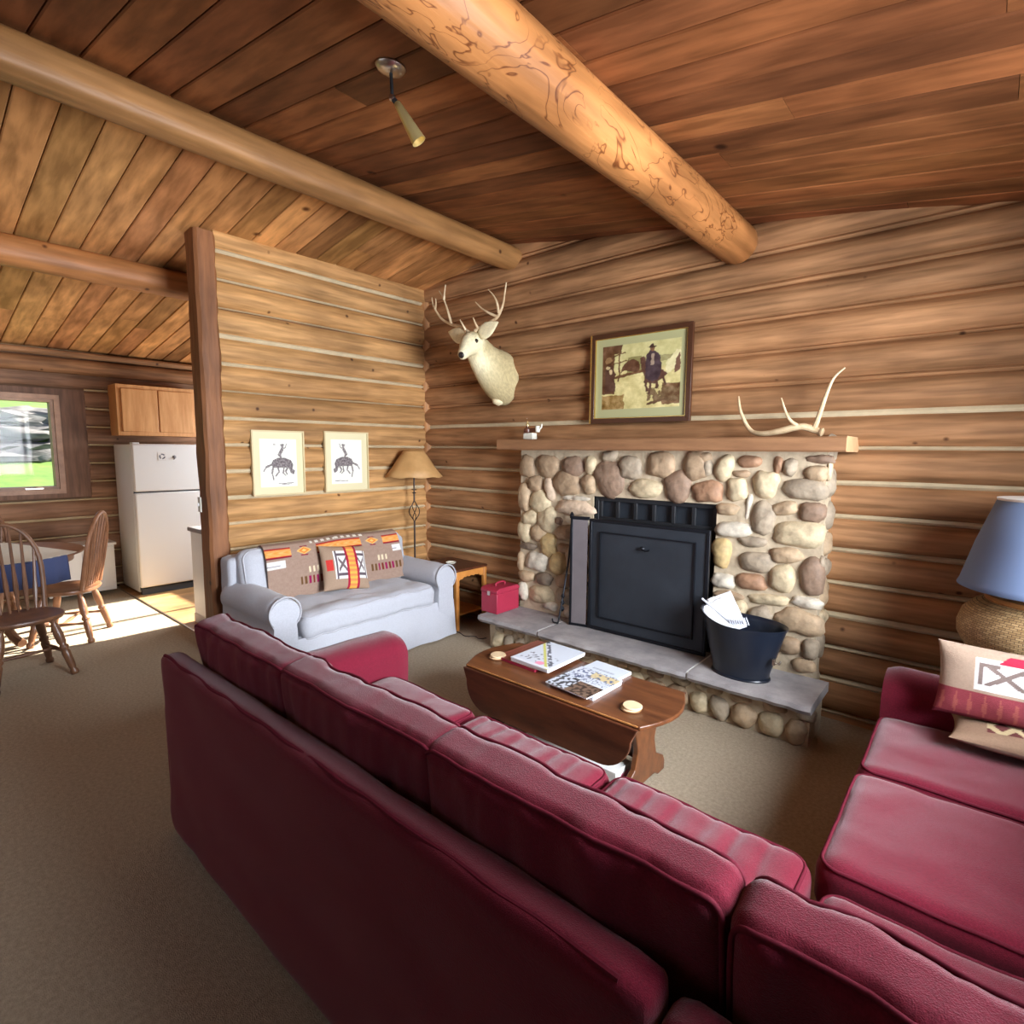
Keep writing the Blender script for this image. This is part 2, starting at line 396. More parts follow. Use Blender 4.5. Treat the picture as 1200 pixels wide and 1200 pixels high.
def bez(p, n=14):
    """smooth curve through points (Catmull-Rom)"""
    p = [Vector(q) for q in p]; out = []
    for i in range(len(p)-1):
        a = p[i-1] if i else p[0]; b, c = p[i], p[i+1]; d = p[i+2] if i+2 < len(p) else p[-1]
        for k in range(n):
            t = k/n; out.append(.5*((2*b)+(c-a)*t+(2*a-5*b+4*c-d)*t*t+(3*b-a-3*c+d)*t**3))
    out.append(p[-1]); return out
# ------------------------------------------------------------------ room shell
RX = -3.30
def ceil_z(x): return 3.42-.16*abs(x-RX)
def log_wall(mb, p0, d, n, length, ztop, base, m, openings=(), chink='chink', zoff=.035, dark_above=9, rowh=.205, depth=.055, chw=.044, chprob=1.0, seed=0):
    rr = random.Random(seed+11); d = Vector(d); n = Vector(n); p0 = Vector(p0)
    rows = []; z = zoff-rowh
    while z < 3.5: rows.append((z, z+rowh)); z += rowh
    for ri, (za, zb) in enumerate(rows):
        zc = (za+zb)/2
        spans = [(0, length)]
        for (a, b, o0, o1) in openings:
            if zb > o0+.03 and za < o1-.03:
                ns = []
                for s in spans:
                    if b <= s[0] or a >= s[1]: ns.append(s); continue
                    if a > s[0]: ns.append((s[0], a))
                    if b < s[1]: ns.append((b, s[1]))
                spans = ns
        k = 1+rr.uniform(-.12, .12); hs = rr.uniform(-.03, .05)
        col = (base[0]*k, base[1]*k*(1-hs*.4), base[2]*k*(1-hs))
        ph = rr.uniform(0, 50); hh = rowh/2*rr.uniform(.93, 1.0)
        for (a, b) in spans:
            ns_ = max(2, int((b-a)/.12)); prof = 9; vs = []; fs = []
            for i in range(ns_+1):
                u = a+(b-a)*i/ns_; P = p0+d*u; zt = ztop(P)
                wob = noise.noise(Vector((u*.9, ph, 0)))
                for j in range(prof):
                    t = -1+2*j/(prof-1); dd = depth*(1-abs(t)**2.1)**.60*(1+.25*wob)+.006*noise.noise(Vector((u*3, ph, t*2)))
                    zz = zc+t*hh*(1+.05*wob)+.006*noise.noise(Vector((u*1.3, ph+9, 0)))
                    vs.append((P.x+n.x*dd, P.y+n.y*dd, min(zz, zt)))
            for i in range(ns_):
                for j in range(prof-1): q = i*prof+j; fs.append((q, q+1, q+prof+1, q+prof))
            fs.append(tuple(range(prof))); fs.append(tuple(range(ns_*prof, (ns_+1)*prof)))
            mb.add(vs, fs, m, col)
            # pole chinking between this log and the next
            if zb < 3.4:
                cw = chw*rr.uniform(.55, 1.15)
                if rr.random() > chprob: cw *= .35
                ccol = None
                vs = []; fs = []; pr = 5; on = False
                for i in range(ns_+1):
                    u = a+(b-a)*i/ns_; P = p0+d*u; zt = ztop(P)
                    for j in range(pr):
                        t = -1+2*j/(pr-1); dd = .016+.026*(1-t*t)
                        zz = zb+t*cw/2+.004*noise.noise(Vector((u*1.7, ph+4, 0)))
                        vs.append((P.x+n.x*dd, P.y+n.y*dd, min(zz, zt)))
                for i in range(ns_):
                    for j in range(pr-1): q = i*pr+j; fs.append((q, q+1, q+pr+1, q+pr))
                mb.add(vs, fs, chink if zb < dark_above else m, (base[0]*1.1, base[1]*1.1, base[2]*1.1))
def slab_wall(mb, axis, a, b, c0, c1, zt_a, zt_b, openings, m, ztop_mid=None):
    """backing behind the logs: boxes around openings. axis 'x': runs in x from a to b, thickness y c0..c1"""
    cuts = sorted(set([a, b]+[v for o in openings for v in o[:2]]+([RX] if axis == 'x' and a < RX < b else [])))
    for u0, u1 in zip(cuts[:-1], cuts[1:]):
        zs = [0.0]; mid = (u0+u1)/2; z0 = -.05
        for o in sorted(openings, key=lambda q: q[2]):
            if o[0] <= mid <= o[1]:
                emit_(mb, axis, u0, u1, c0, c1, z0, o[2], o[2], m); z0 = o[3]
        emit_(mb, axis, u0, u1, c0, c1, z0, (ceil_z(u0) if axis == 'x' else zt_a)+.08, (ceil_z(u1) if axis == 'x' else zt_b)+.08, m)
def emit_(mb, axis, u0, u1, c0, c1, z0, za, zb, m):
    def P(u, c, z): return (u, c, z) if axis == 'x' else (c, u, z)
    vs = [P(u0, c0, z0), P(u1, c0, z0), P(u1, c1, z0), P(u0, c1, z0), P(u0, c0, za), P(u1, c0, zb), P(u1, c1, zb), P(u0, c1, za)]
    mb.add(vs, [(0,3,2,1),(4,5,6,7),(0,1,5,4),(1,2,6,5),(2,3,7,6),(3,0,4,7)], m, lin((120, 90, 62)))
XL, XR, YB, YF = -7.8, 1.05, 3.85, -1.6
LOGW = lin((178, 134, 94)); LOGP = lin((194, 150, 98)); LOGK = lin((150, 116, 92))
zc = lambda P: ceil_z(P.x)+.02

# floor
mb = MB(); mb.box((XL-.1, YF-.1, -.1), (XR+.1, YB+.5, 0), 'carpet'); struct(mb.build('floor'))
mb = MB(); k = 0; y = 1.80
x = XL
while x < -4.7:
    mb.box((x, 1.80, 0), (min(x+.12, -4.70), YB-.02, .004), 'vinyl', jit(lin((196, 158, 112)), .14)); x += .121
struct(mb.build('floor_kitchen'))
mb = MB(); mb.box((XL, 1.785, 0), (-4.66, 1.803, .008), 'chrome', None); struct(mb.build('trim_1', bevel=.002))

# fireplace wall (gable)
kw_open = (-7.0-XL, -5.35-XL, 1.05, 2.25)
fo = (-2.30-XL, -1.33-XL, -1, 1.31)
mb = MB()
log_wall(mb, (-4.5, YB, 0), (1, 0, 0), (0, -1, 0), XR+4.5, zc, LOGW, 'log_x', [(fo[0]-3.3, fo[1]-3.3, -1, 1.31)], dark_above=1.9, zoff=.035, depth=.085, chprob=.9, seed=3)
log_wall(mb, (XL, YB, 0), (1, 0, 0), (0, -1, 0), -4.6-XL, zc, LOGK, 'log_x', [kw_open], seed=5)
slab_wall(mb, 'x', XL, XR, YB+.003, YB+.14, 0, 0, [(XL+kw_open[0], XL+kw_open[1], 1.05, 2.25), (-2.30, -1.33, -.05, 1.31)], 'log_x')
struct(mb.build('wall_back', smooth=True, auto=50))
# partition
PY0 = 1.75
mb = MB()
log_wall(mb, (-4.5, PY0+.02, 0), (0, 1, 0), (1, 0, 0), YB-PY0-.02, zc, LOGP, 'log_y', chprob=.9, chw=.046, seed=21, depth=.06)
log_wall(mb, (-4.62, PY0+.02, 0), (0, 1, 0), (-1, 0, 0), YB-PY0-.02, zc, LOGK, 'log_y', seed=22, depth=.03)
mb.box((-4.62, PY0, 0), (-4.5, YB, 3.25), 'log_y', lin((130, 96, 64)))
struct(mb.build('wall_partition', smooth=True, auto=50))
mb = MB()   # post at the open end, slightly waney
vs = []; fs = []; n_ = 22
for i in range(n_+1):
    z = ceil_z(-4.55)*i/n_+.0
    wv = [.010*noise.noise(Vector((i*.6, q*5, 1))) for q in range(8)]
    x0, x1, y0, y1 = -4.62, -4.43, 1.635, 1.785
    c = .02
    ring = [(x0+c, y0), (x1-c, y0), (x1, y0+c), (x1, y1-c), (x1-c, y1), (x0+c, y1), (x0, y1-c), (x0, y0+c)]
    for q, (x, y) in enumerate(ring): vs.append((x+wv[q], y+wv[q]*.7, z))
for i in range(n_):
    for q in range(8): fs.append((i*8+q, i*8+(q+1) % 8, (i+1)*8+(q+1) % 8, (i+1)*8+q))
fs += [tuple(range(8)), tuple(range(n_*8, n_*8+8))]
mb.add(vs, fs, 'log_z', lin((138, 92, 58))); struct(mb.build('trim_2', smooth=True, auto=30))
mb = MB()   # scribed corner pole
mb.tube([(-4.475+.012*math.sin(z*5), 3.815+.008*math.cos(z*7), z) for z in [i*.12 for i in range(28)] if z < ceil_z(-4.47)], .052, 'log_z', n=14, col=lin((190, 140, 92)))
struct(mb.build('trim_3', smooth=True, auto=60))
# kitchen wall with the window
WY0, WY1, WZ0, WZ1 = .12, 1.345, 1.19, 2.16
mb = MB()
log_wall(mb, (XL, YF, 0), (0, 1, 0), (1, 0, 0), YB-YF, lambda P: ceil_z(XL)+.02, LOGK, 'log_y', [(WY0-.12-YF, WY1+.12-YF+.16, WZ0-.10, WZ1+.12)], seed=31, depth=.05, chw=.026)
slab_wall(mb, 'y', YF, YB+.1, XL-.14, XL-.003, ceil_z(XL), ceil_z(XL), [(WY0, WY1, WZ0, WZ1)], 'log_y')
# boarded infill either side of the window
mb.box((XL, WY0-.30, WZ0-.10), (XL+.028, WY0, WZ1+.12), 'log_z', lin((128, 96, 76)))
mb.box((XL, WY1, WZ0-.10), (XL+.028, WY1+.30, WZ1+.12), 'log_z', lin((128, 96, 76)))
mb.box((XL, WY0, WZ1), (XL+.028, WY1, WZ1+.12), 'log_z', lin((128, 96, 76)))
mb.box((XL, WY0, WZ0-.10), (XL+.028, WY1, WZ0), 'log_z', lin((128, 96, 76)))
struct(mb.build('wall_left', smooth=True, auto=50))
mb = MB(); mb.tube([(XL+.06, y, ceil_z(XL)-.17) for y in [YF+.2+i*.3 for i in range(18)]], .085, 'log_y', n=16, col=lin((158, 116, 80)))
mb.tube([(XL+.10, y, ceil_z(XL)-.045) for y in [YF+.2+i*.3 for i in range(18)]], .035, 'log_y', n=10, col=lin((176, 132, 92)))
struct(mb.build('trim_4', smooth=True))
# right wall, with the large window that lights the room
mb = MB()
log_wall(mb, (XR, YF, 0), (0, 1, 0), (-1, 0, 0), YB-YF, zc, LOGW, 'log_y', [(.6-YF, 3.2-YF, 1.0, 2.5)], seed=41)
slab_wall(mb, 'y', YF, YB, XR+.003, XR+.1, ceil_z(XR), ceil_z(XR), [(.6, 3.2, 1.0, 2.5)], 'log_y')
struct(mb.build('wall_right', smooth=True, auto=50))
mb = MB()
log_wall(mb, (XL, YF, 0), (1, 0, 0), (0, 1, 0), XR-XL, zc, LOGW, 'log_x', [(-5.0-XL, -1.8-XL, 1.0, 2.5)], seed=51)
slab_wall(mb, 'x', XL, XR, YF-.1, YF-.003, 0, 0, [(-5.0, -1.8, 1.0, 2.5)], 'log_x')
struct(mb.build('wall_front', smooth=True, auto=50))

def window(name, axis, a, b, z0, z1, d, inward, mull=0):
    mb = MB(); rect_frame(mb, axis, a-.05, b+.05, z0-.05, z1+.05, d+inward*.06, d, .05, 'wintrim')
    rect_frame(mb, axis, a, b, z0, z1, d+inward*.03, d-inward*.10, .03, 'wintrim')
    for i in range(mull):
        u = a+(b-a)*(i+1)/(mull+1)
        p, q = ((u-.03, d-.03, z0), (u+.03, d+.03, z1)) if axis == 'y' else ((d-.03, u-.03, z0), (d+.03, u+.03, z1))
        mb.box(p, q, 'wintrim')
    o = struct(mb.build(name))
    g_ = MB(); e = d-inward*.05
    if axis == 'y': g_.box((a+.02, e-.003, z0+.02), (b-.02, e+.003, z1-.02), 'glass')
    else: g_.box((e-.003, a+.02, z0+.02), (e+.003, b-.02, z1-.02), 'glass')
    g_.build('glass_pane', o); return o
w1 = window('window_1', 'x', WY0, WY1, WZ0, WZ1, XL, 1)
mb = MB(); mb.box((XL+.02, 1.05, WZ0+.005), (XL+.06, 1.20, WZ0+.018), 'chrome'); mb.tube([(XL+.05, 1.10, WZ0+.02), (XL+.075, 1.13, WZ0+.032), (XL+.07, 1.19, WZ0+.030)], .007, 'chrome'); mb.build('window_latch', w1, smooth=True)
window('window_2', 'x', .6, 3.2, 1.0, 2.5, XR, -1, 2)
window('fill_window', 'y', -5.0, -1.8, 1.0, 2.5, YF, 1, 2)  # unseen window added to let fill light reach the ceiling
window('window_4', 'y', -7.0, -5.35, 1.05, 2.25, YB, -1, 1)

# ceiling boards and roof
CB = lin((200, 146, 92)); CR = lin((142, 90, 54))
mb = MB(); y = YF; i = 0
while y < YB+.05:
    w_ = .182+rnd.uniform(-.004, .004)
    for side in (-1, 1):
        x0, x1 = (XL-.1, RX) if side < 0 else (RX, XR+.1)
        cuts = [x0, x1]
        if rnd.random() < .75: cuts.insert(1, rnd.uniform(x0+.8, x1-.8))
        for a, b in zip(cuts[:-1], cuts[1:]):
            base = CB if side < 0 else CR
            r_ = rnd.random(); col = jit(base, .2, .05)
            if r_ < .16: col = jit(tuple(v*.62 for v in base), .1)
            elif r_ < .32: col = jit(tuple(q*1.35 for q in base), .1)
            g2 = .003; c = .006
            za, zb = ceil_z(a), ceil_z(b)
            sec = [(y+g2, .03), (y+g2, c), (y+g2+c, 0), (y+w_-g2-c, 0), (y+w_-g2, c), (y+w_-g2, .03)]
            vs = [(a+.001, p, za+q) for p, q in sec]+[(b-.001, p, zb+q) for p, q in sec]
            mb.add(vs, [(0,1,2,3,4,5), (6,7,8,9,10,11)]+[(q, (q+1) % 6, 6+(q+1) % 6, 6+q) for q in range(6)], 'plank', col)
    y += w_
for a, b in ((XL-.3, RX), (RX, XR+.3)):
    za, zb = ceil_z(a)+.031, ceil_z(b)+.031
    vs = [(a, YF-.3, za), (b, YF-.3, zb), (b, YB+.3, zb), (a, YB+.3, za), (a, YF-.3, za+.12), (b, YF-.3, zb+.12), (b, YB+.3, zb+.12), (a, YB+.3, za+.12)]
    mb.add(vs, [(0,3,2,1),(4,5,6,7),(0,1,5,4),(1,2,6,5),(2,3,7,6),(3,0,4,7)], 'plank', lin((60, 40, 25)))
struct(mb.build('ceiling'))
def beam(x, z, r, y0, y1, m, col, label, flat=1.0, sq=None, taper=0):
    mb = MB(); n = 26; N = 44; vs = []; fs = []
    for i in range(N+1):
        y = y0+(y1-y0)*i/N; rr_ = r*(1+taper*(1-i/N))
        for k in range(n):
            a = 2*math.pi*k/n; cx, cz = math.cos(a), math.sin(a)
            p = sq or 2.0; s_ = (abs(cx)**p+abs(cz)**p)**(-1/p)
            w_ = 1+.035*noise.noise(Vector((cx*1.2, cz*1.2, y*1.1+x)))+.012*noise.noise(Vector((cx*4, cz*4, y*4)))
            vs.append((x+cx*s_*rr_*w_, y, z+cz*s_*rr_*w_*flat))
    for i in range(N):
        for k in range(n): fs.append((i*n+k, i*n+(k+1) % n, (i+1)*n+(k+1) % n, (i+1)*n+k))
    fs += [tuple(range(n)), tuple(range(N*n, N*n+n))]
    mb.add(vs, fs, m, col); o = mb.build('ceiling_beam', smooth=True, auto=60)
    return tag(o, label, 'beam')
beam(-3.29, 3.30, .092, YF+.1, YB-.01, 'beam', lin((164, 120, 74)), 'squared ridge log running along the ceiling peak, ending over the deer head', sq=3.2)
beam(-1.35, 2.985, .125, YF+.1, YB-.07, 'beam_carved', lin((176, 120, 70)), 'thick round ceiling log with carved beetle tracks, ending above the painting', taper=.05)
beam(-5.22, 2.99, .105, YF+.1, YB-.07, 'beam', lin((176, 120, 72)), 'thin dark ceiling log over the dining area, passing behind the wall post', sq=2.6)

# outdoors seen through the kitchen window
MT['grass'] = mat('sunlit grass', (66, 100, 34), .95, nscale=2.2, c2=(92, 118, 46), bump=.5, bscale=9)
MT['rock'] = mat('pale rock', (60, 58, 60), .9, nscale=2.2, c2=(128, 126, 124), stretch=(1, .7, 3), bump=.8, bscale=5)
mb = MB(); vs = []; fs = []; nx, ny = 60, 40
def hz(x, y):
    t = max(0, -x-10.5); h = -.35+.165*t
    if t > 9.5: h += min(1.15, (t-9.5)*1.6)
    return h+.10*noise.noise(Vector((x*.5, y*.5, 0)))
for i in range(nx+1):
    for j in range(ny+1):
        x = -8.2-30*(i/nx)**1.1; y = -16+32*j/ny; vs.append((x, y, hz(x, y)))
for i in range(nx):
    for j in range(ny): a = i*(ny+1)+j; fs.append((a, a+1, a+ny+2, a+ny+1))
mb.add(vs, fs, 'grass'); struct(mb.build('ground', smooth=True, auto=180))
rk = random.Random(8); mb = MB()
for i in range(190):
    t = rk.uniform(9.5, 10.35); x = -10.5-t; y = rk.uniform(-12, 9); s_ = rk.uniform(.35, .8)
    bm = bmesh.new(); bmesh.ops.create_icosphere(bm, subdivisions=2, radius=1)
    vs = [Vector((x+v.co.x*s_*.6, y+v.co.y*s_*1.5, hz(x, y)+.05+v.co.z*s_*.30))+v.co*.25*noise.noise(v.co*1.7+Vector((i, 0, 0))) for v in bm.verts]
    fs = [[v.index for v in f.verts] for f in bm.faces]; mb.add(vs, fs, 'rock'); bm.free()
tag(mb.build('rock_bank', smooth=True, auto=30), 'pale rocky bank across the green slope outside the kitchen window', 'rocks', kind='stuff')
# ------------------------------------------------------------------ fireplace
STCOL = dict(tan=(186, 158, 126), brn=(158, 130, 102), dbr=(128, 100, 84), lt=(212, 194, 158), wh=(226, 220, 206), gry=(158, 144, 126), rst=(156, 110, 82), gld=(202, 172, 114), pk=(210, 184, 160), drk=(104, 90, 80))
STCOL = {k: tuple(a*.72+b*.28 for a, b in zip(c, (196, 172, 136))) for k, c in STCOL.items()}
STONES = [(-2.94, 1.514, 0.154, 0.166, 'brn', 0), (-2.724, 1.52, 0.203, 0.173, 'brn', 0), (-2.48, 1.526, 0.188, 0.145, 'dbr', 0), (-2.315, 1.54, 0.096, 0.13, 'lt', 0), (-2.539, 1.395, 0.248, 0.181, 'brn', 0), (-2.325, 1.393, 0.123, 0.142, 'tan', 10), (-2.146, 1.444, 0.231, 0.255, 'dbr', 20), (-1.982, 1.527, 0.173, 0.155, 'gry', 0), (-1.853, 1.384, 0.244, 0.122, 'lt', 0), (-1.74, 1.554, 0.213, 0.167, 'brn', -15), (-2.847, 1.375, 0.15, 0.13, 'brn', 0), (-2.698, 1.336, 0.086, 0.185, 'pk', 15), (-2.967, 1.255, 0.125, 0.218, 'tan', 0), (-2.792, 1.224, 0.193, 0.189, 'lt', -10), (-2.455, 1.277, 0.269, 0.041, 'wh', 0), (-2.462, 1.202, 0.323, 0.112, 'pk', 0), (-2.904, 1.084, 0.162, 0.115, 'lt', 15), (-2.723, 1.088, 0.169, 0.2, 'lt', 10), (-2.964, 0.958, 0.134, 0.171, 'lt', 0), (-2.81, 0.961, 0.158, 0.132, 'tan', -20), (-2.536, 0.99, 0.174, 0.126, 'brn', 0), (-2.927, 0.839, 0.172, 0.062, 'drk', 0), (-2.705, 0.877, 0.154, 0.189, 'gld', 10), (-3.0, 0.7, 0.072, 0.161, 'tan', 0), (-2.822, 0.724, 0.213, 0.158, 'wh', 0), (-2.608, 0.736, 0.15, 0.176, 'gld', -15), (-2.476, 0.789, 0.096, 0.218, 'brn', 0), (-2.936, 0.579, 0.166, 0.093, 'tan', 0), (-2.746, 0.584, 0.164, 0.102, 'drk', 0), (-2.548, 0.598, 0.155, 0.106, 'brn', 0), (-2.974, 0.447, 0.103, 0.15, 'wh', 0), (-2.766, 0.447, 0.241, 0.14, 'lt', 10), (-2.525, 0.478, 0.182, 0.118, 'gry', 0), (-2.673, 0.367, 0.132, 0.073, 'wh', 0), (-2.547, 0.867, 0.126, 0.076, 'brn', 0), (-2.941, 1.579, 0.093, 0.047, 'drk', 0), (-2.607, 1.081, 0.071, 0.058, 'dbr', 0), (-1.609, 1.411, 0.176, 0.206, 'dbr', 0), (-1.396, 1.388, 0.2, 0.139, 'rst', 0), (-1.489, 1.554, 0.159, 0.177, 'brn', 0), (-1.464, 1.554, 0.07, 0.136, 'gry', 0), (-1.299, 1.546, 0.106, 0.16, 'lt', -15), (-1.141, 1.591, 0.134, 0.071, 'rst', 0), (-1.192, 1.512, 0.103, 0.045, 'brn', 0), (-1.04, 1.45, 0.134, 0.165, 'lt', 0), (-1.211, 1.408, 0.115, 0.147, 'lt', 10), (-0.977, 1.571, 0.052, 0.106, 'rst', 0), (-0.909, 1.562, 0.076, 0.099, 'gry', 0), (-0.75, 1.608, 0.139, 0.051, 'dbr', 0), (-0.763, 1.528, 0.121, 0.086, 'tan', 0), (-0.823, 1.43, 0.233, 0.114, 'gry', 0), (-1.137, 1.312, 0.033, 0.181, 'wh', -8), (-1.044, 1.237, 0.119, 0.195, 'gry', 0), (-0.926, 1.31, 0.134, 0.08, 'tan', 12), (-0.774, 1.301, 0.126, 0.115, 'dbr', 0), (-0.833, 1.162, 0.261, 0.155, 'lt', 3), (-1.228, 1.15, 0.216, 0.098, 'wh', 5), (-1.103, 1.086, 0.173, 0.068, 'gry', 0), (-1.29, 0.991, 0.126, 0.183, 'gld', 0), (-1.07, 0.962, 0.211, 0.129, 'gry', 5), (-0.9, 1.027, 0.17, 0.096, 'tan', 8), (-0.755, 0.916, 0.123, 0.216, 'dbr', 0), (-0.912, 0.878, 0.144, 0.154, 'lt', 0), (-1.095, 0.829, 0.174, 0.103, 'rst', 0), (-1.275, 0.81, 0.142, 0.096, 'wh', 0), (-1.241, 0.717, 0.178, 0.056, 'brn', 0), (-0.99, 0.73, 0.217, 0.07, 'lt', 5), (-0.771, 0.754, 0.164, 0.069, 'wh', 0), (-1.159, 0.637, 0.092, 0.116, 'lt', 0), (-1.028, 0.627, 0.132, 0.107, 'gry', 25), (-0.806, 0.627, 0.243, 0.154, 'tan', 0), (-0.846, 0.47, 0.122, 0.101, 'brn', 0), (-0.734, 0.477, 0.087, 0.119, 'gry', 0), (-1.268, 1.279, 0.135, 0.078, 'tan', 0), (-1.435, 1.609, 0.099, 0.073, 'brn', 0), (-1.414, 1.544, 0.074, 0.109, 'gry', 0), (-0.96, 0.408, 0.098, 0.095, 'brn', 0), (-0.767, 0.364, 0.121, 0.081, 'tan', 0), (-0.706, 1.01, 0.029, 0.066, 'gry', 0), (-0.702, 1.551, 0.028, 0.127, 'lt', 0)]
def stone(mb, cx, cz, w_, h_, col, ang, P, seed, bulge=.045, m='stone'):
    """rounded river stone set in mortar; P(a, b, d) maps face coordinates + outward depth to the world"""
    n = 18; rings = 6; vs = []; fs = []; ca, sa = math.cos(math.radians(ang)), math.sin(math.radians(ang))
    rad = [1+.26*noise.noise(Vector((math.cos(2*math.pi*k/n)*1.3+seed*3.7, math.sin(2*math.pi*k/n)*1.3, seed))) for k in range(n)]
    b = min(bulge, min(w_, h_)*.42)
    for j in range(rings):
        t = j/(rings-1)*math.pi/2*.98; rr_ = math.cos(t)**.8; d = -.012+(b+.012)*math.sin(t)
        for k in range(n):
            a = 2*math.pi*k/n; c_, s_ = math.cos(a), math.sin(a); q = (abs(c_)**2.7+abs(s_)**2.7)**(-1/2.7)
            u = c_*q*w_/2*rr_*rad[k]; v = s_*q*h_/2*rr_*rad[k]
            dd = d+.012*noise.noise(Vector((u*16+seed, v*16, seed)))+.004*noise.noise(Vector((u*50, v*50+seed, 0)))
            vs.append(P(cx+u*ca-v*sa, cz+u*sa+v*ca, dd))
    for j in range(rings-1):
        for k in range(n): fs.append((j*n+k, j*n+(k+1) % n, (j+1)*n+(k+1) % n, (j+1)*n+k))
    fs.append(tuple(range((rings-1)*n, rings*n)))
    mb.add(vs, fs, m, lin(col))
FY = 3.60; FX0, FX1, FZ1 = -3.01, -.715, 1.655; OX0, OX1, OZ = -2.29, -1.335, 1.305; HZ = .30
fp = thing('stone_fireplace', 'river stone fireplace with raised flagstone hearth and timber mantel', 'fireplace', (-1.86, 3.6, 0))
mb = MB()   # mortar body around the opening
def mortar_face(x0, x1, z0, z1):
    nx = max(2, int((x1-x0)/.03)); nz = max(2, int((z1-z0)/.03)); vs = []; fs = []
    for j in range(nz+1):
        for i in range(nx+1):
            x = x0+(x1-x0)*i/nx; z = z0+(z1-z0)*j/nz; vs.append((x, FY+.008*noise.noise(Vector((x*9, z*9, 0)))*(0 < i < nx), z))
    for j in range(nz):
        for i in range(nx): a = j*(nx+1)+i; fs.append((a, a+1, a+nx+2, a+nx+1))
    mb.add(vs, fs, 'mortar')
for (a, b, c, d) in ((FX0, OX0, 0, FZ1), (OX1, FX1, 0, FZ1), (OX0, OX1, OZ, FZ1)):
    mb.box((a, FY+.01, c), (b, YB-.01, d), 'mortar'); mortar_face(a, b, c, d)
mb.build('masonry_body', fp, smooth=True, auto=40)
mb = MB(); PF = lambda a, b, d: (a, FY-d, b); occ = []
for i, (cx, cz, w_, h_, c, a) in enumerate(STONES):
    stone(mb, cx, cz, w_*1.12, h_*1.12, STCOL[c], a, PF, i+1); occ.append((cx, cz, w_, h_))
sr = random.Random(5); ks = list(STCOL)
for t in range(2500):   # small stones in the remaining gaps
    x = sr.uniform(FX0+.05, FX1-.04); z = sr.uniform(HZ+.03, FZ1-.04); w_ = sr.uniform(.07, .15); h_ = w_*sr.uniform(.6, 1.1)
    if OX0-.06 < x < OX1+.05 and z < OZ+.05: continue
    if any(abs(x-o[0]) < (w_+o[2])/2*.93 and abs(z-o[1]) < (h_+o[3])/2*.93 for o in occ): continue
    stone(mb, x, z, w_, h_, STCOL[sr.choice(['tan', 'lt', 'brn', 'gry', 'wh'])], sr.uniform(-20, 20), PF, 200+t, .035); occ.append((x, z, w_, h_))
PS = lambda a, b, d: (FX1+d, a, b)   # right return
z = .38
while z < 1.6:
    h_ = sr.uniform(.1, .22); stone(mb, FY+.12+sr.uniform(-.02, .04), z+h_/2, .15, h_*.9, STCOL[sr.choice(['tan', 'gry', 'brn', 'lt'])], 0, PS, z*10, .03); z += h_
mb.build('stone_facing', fp, smooth=True, auto=180)
mb = MB(); mb.box((OX0, FY+.02, HZ), (OX0-.03, 4.3, OZ), 'firebrick'); mb.box((OX1, FY+.02, HZ), (OX1+.03, 4.3, OZ), 'firebrick')
mb.box((OX0-.03, 4.3, HZ), (OX1+.03, 4.33, OZ), 'firebrick'); mb.box((OX0-.03, FY+.02, OZ), (OX1+.03, 4.33, OZ+.03), 'firebrick'); mb.box((OX0-.03, FY+.02, HZ-.03), (OX1+.03, 4.33, HZ), 'firebrick')
mb.build('firebox', fp)
mb = MB()   # black metal front with a row of vents over the screen
rect_frame(mb, 'y', OX0+.0, OX1, HZ, OZ, FY+.03, FY+.07, .035, 'soot')
mb.box((OX0+.03, FY+.035, 1.115), (OX1-.03, FY+.06, 1.15), 'soot'); mb.box((OX0+.03, FY+.05, 1.27), (OX1-.03, FY+.07, 1.28), 'soot')
for i in range(7): x = OX0+.035+i*.147; mb.box((x, FY+.035, 1.14), (x+.028, FY+.06, 1.28), 'soot')
mb.build('firebox_frame', fp, bevel=.003)
mb = MB(); mb.box((OX0+.03, FY+.075, HZ), (OX1-.03, FY+.08, 1.27), 'mesh'); mb.build('vent_panel', fp)
mb = MB()   # hearth base
mb.box((FX0-.08, 3.31, 0), (FX1+.06, FY+.005, HZ-.055), 'mortar')
mb.build('hearth_base', fp)
mb = MB(); PH = lambda a, b, d: (a, 3.31-d, b); x = FX0-.05; k = 0
while x < FX1+.02:
    w_ = sr.uniform(.10, .19)
    stone(mb, x+w_/2, .075, w_*.98, .15, STCOL[sr.choice(['tan', 'brn', 'lt', 'gry', 'lt'])], sr.uniform(-25, 25), PH, 500+k, .05)
    stone(mb, x+w_/2+sr.uniform(-.05, .05), .19, w_*.85, .085, STCOL[sr.choice(['tan', 'brn', 'gry', 'dbr'])], sr.uniform(-12, 12), PH, 600+k, .04); x += w_; k += 1
PHL = lambda a, b, d: (FX0-.08-d, a, b)
for i in range(2): stone(mb, 3.38+i*.15, .12, .13, .19, STCOL['tan'], 10, PHL, 700+i, .04)
mb.build('hearth_stones', fp, smooth=True, auto=180)
def slab(x0, x1, seed):
    nx = max(3, int((x1-x0)/.035)); prof = []; vs = []; fs = []
    for i in range(nx+1):
        x = x0+(x1-x0)*i/nx; e = .012*noise.noise(Vector((x*11, seed, 0)))+.006*noise.noise(Vector((x*40, seed, 3)))
        for (y, z) in ((FY+.0, HZ-.055), (3.185+e, HZ-.055+e*.3), (3.165+e*1.5, HZ-.03), (3.172+e, HZ-.006), (3.20+e*.5, HZ+e*.15), (3.38, HZ+.002*math.sin(x*9)), (FY, HZ)): vs.append((x, y, z))
    for i in range(nx):
        for k in range(7): fs.append((i*7+k, i*7+(k+1) % 7, (i+1)*7+(k+1) % 7, (i+1)*7+k))
    fs += [tuple(range(7)), tuple(range(nx*7, nx*7+7))]
    m_ = MB(); m_.add(vs, fs, 'slab'); m_.build('hearth_slab', fp, smooth=True, auto=40)
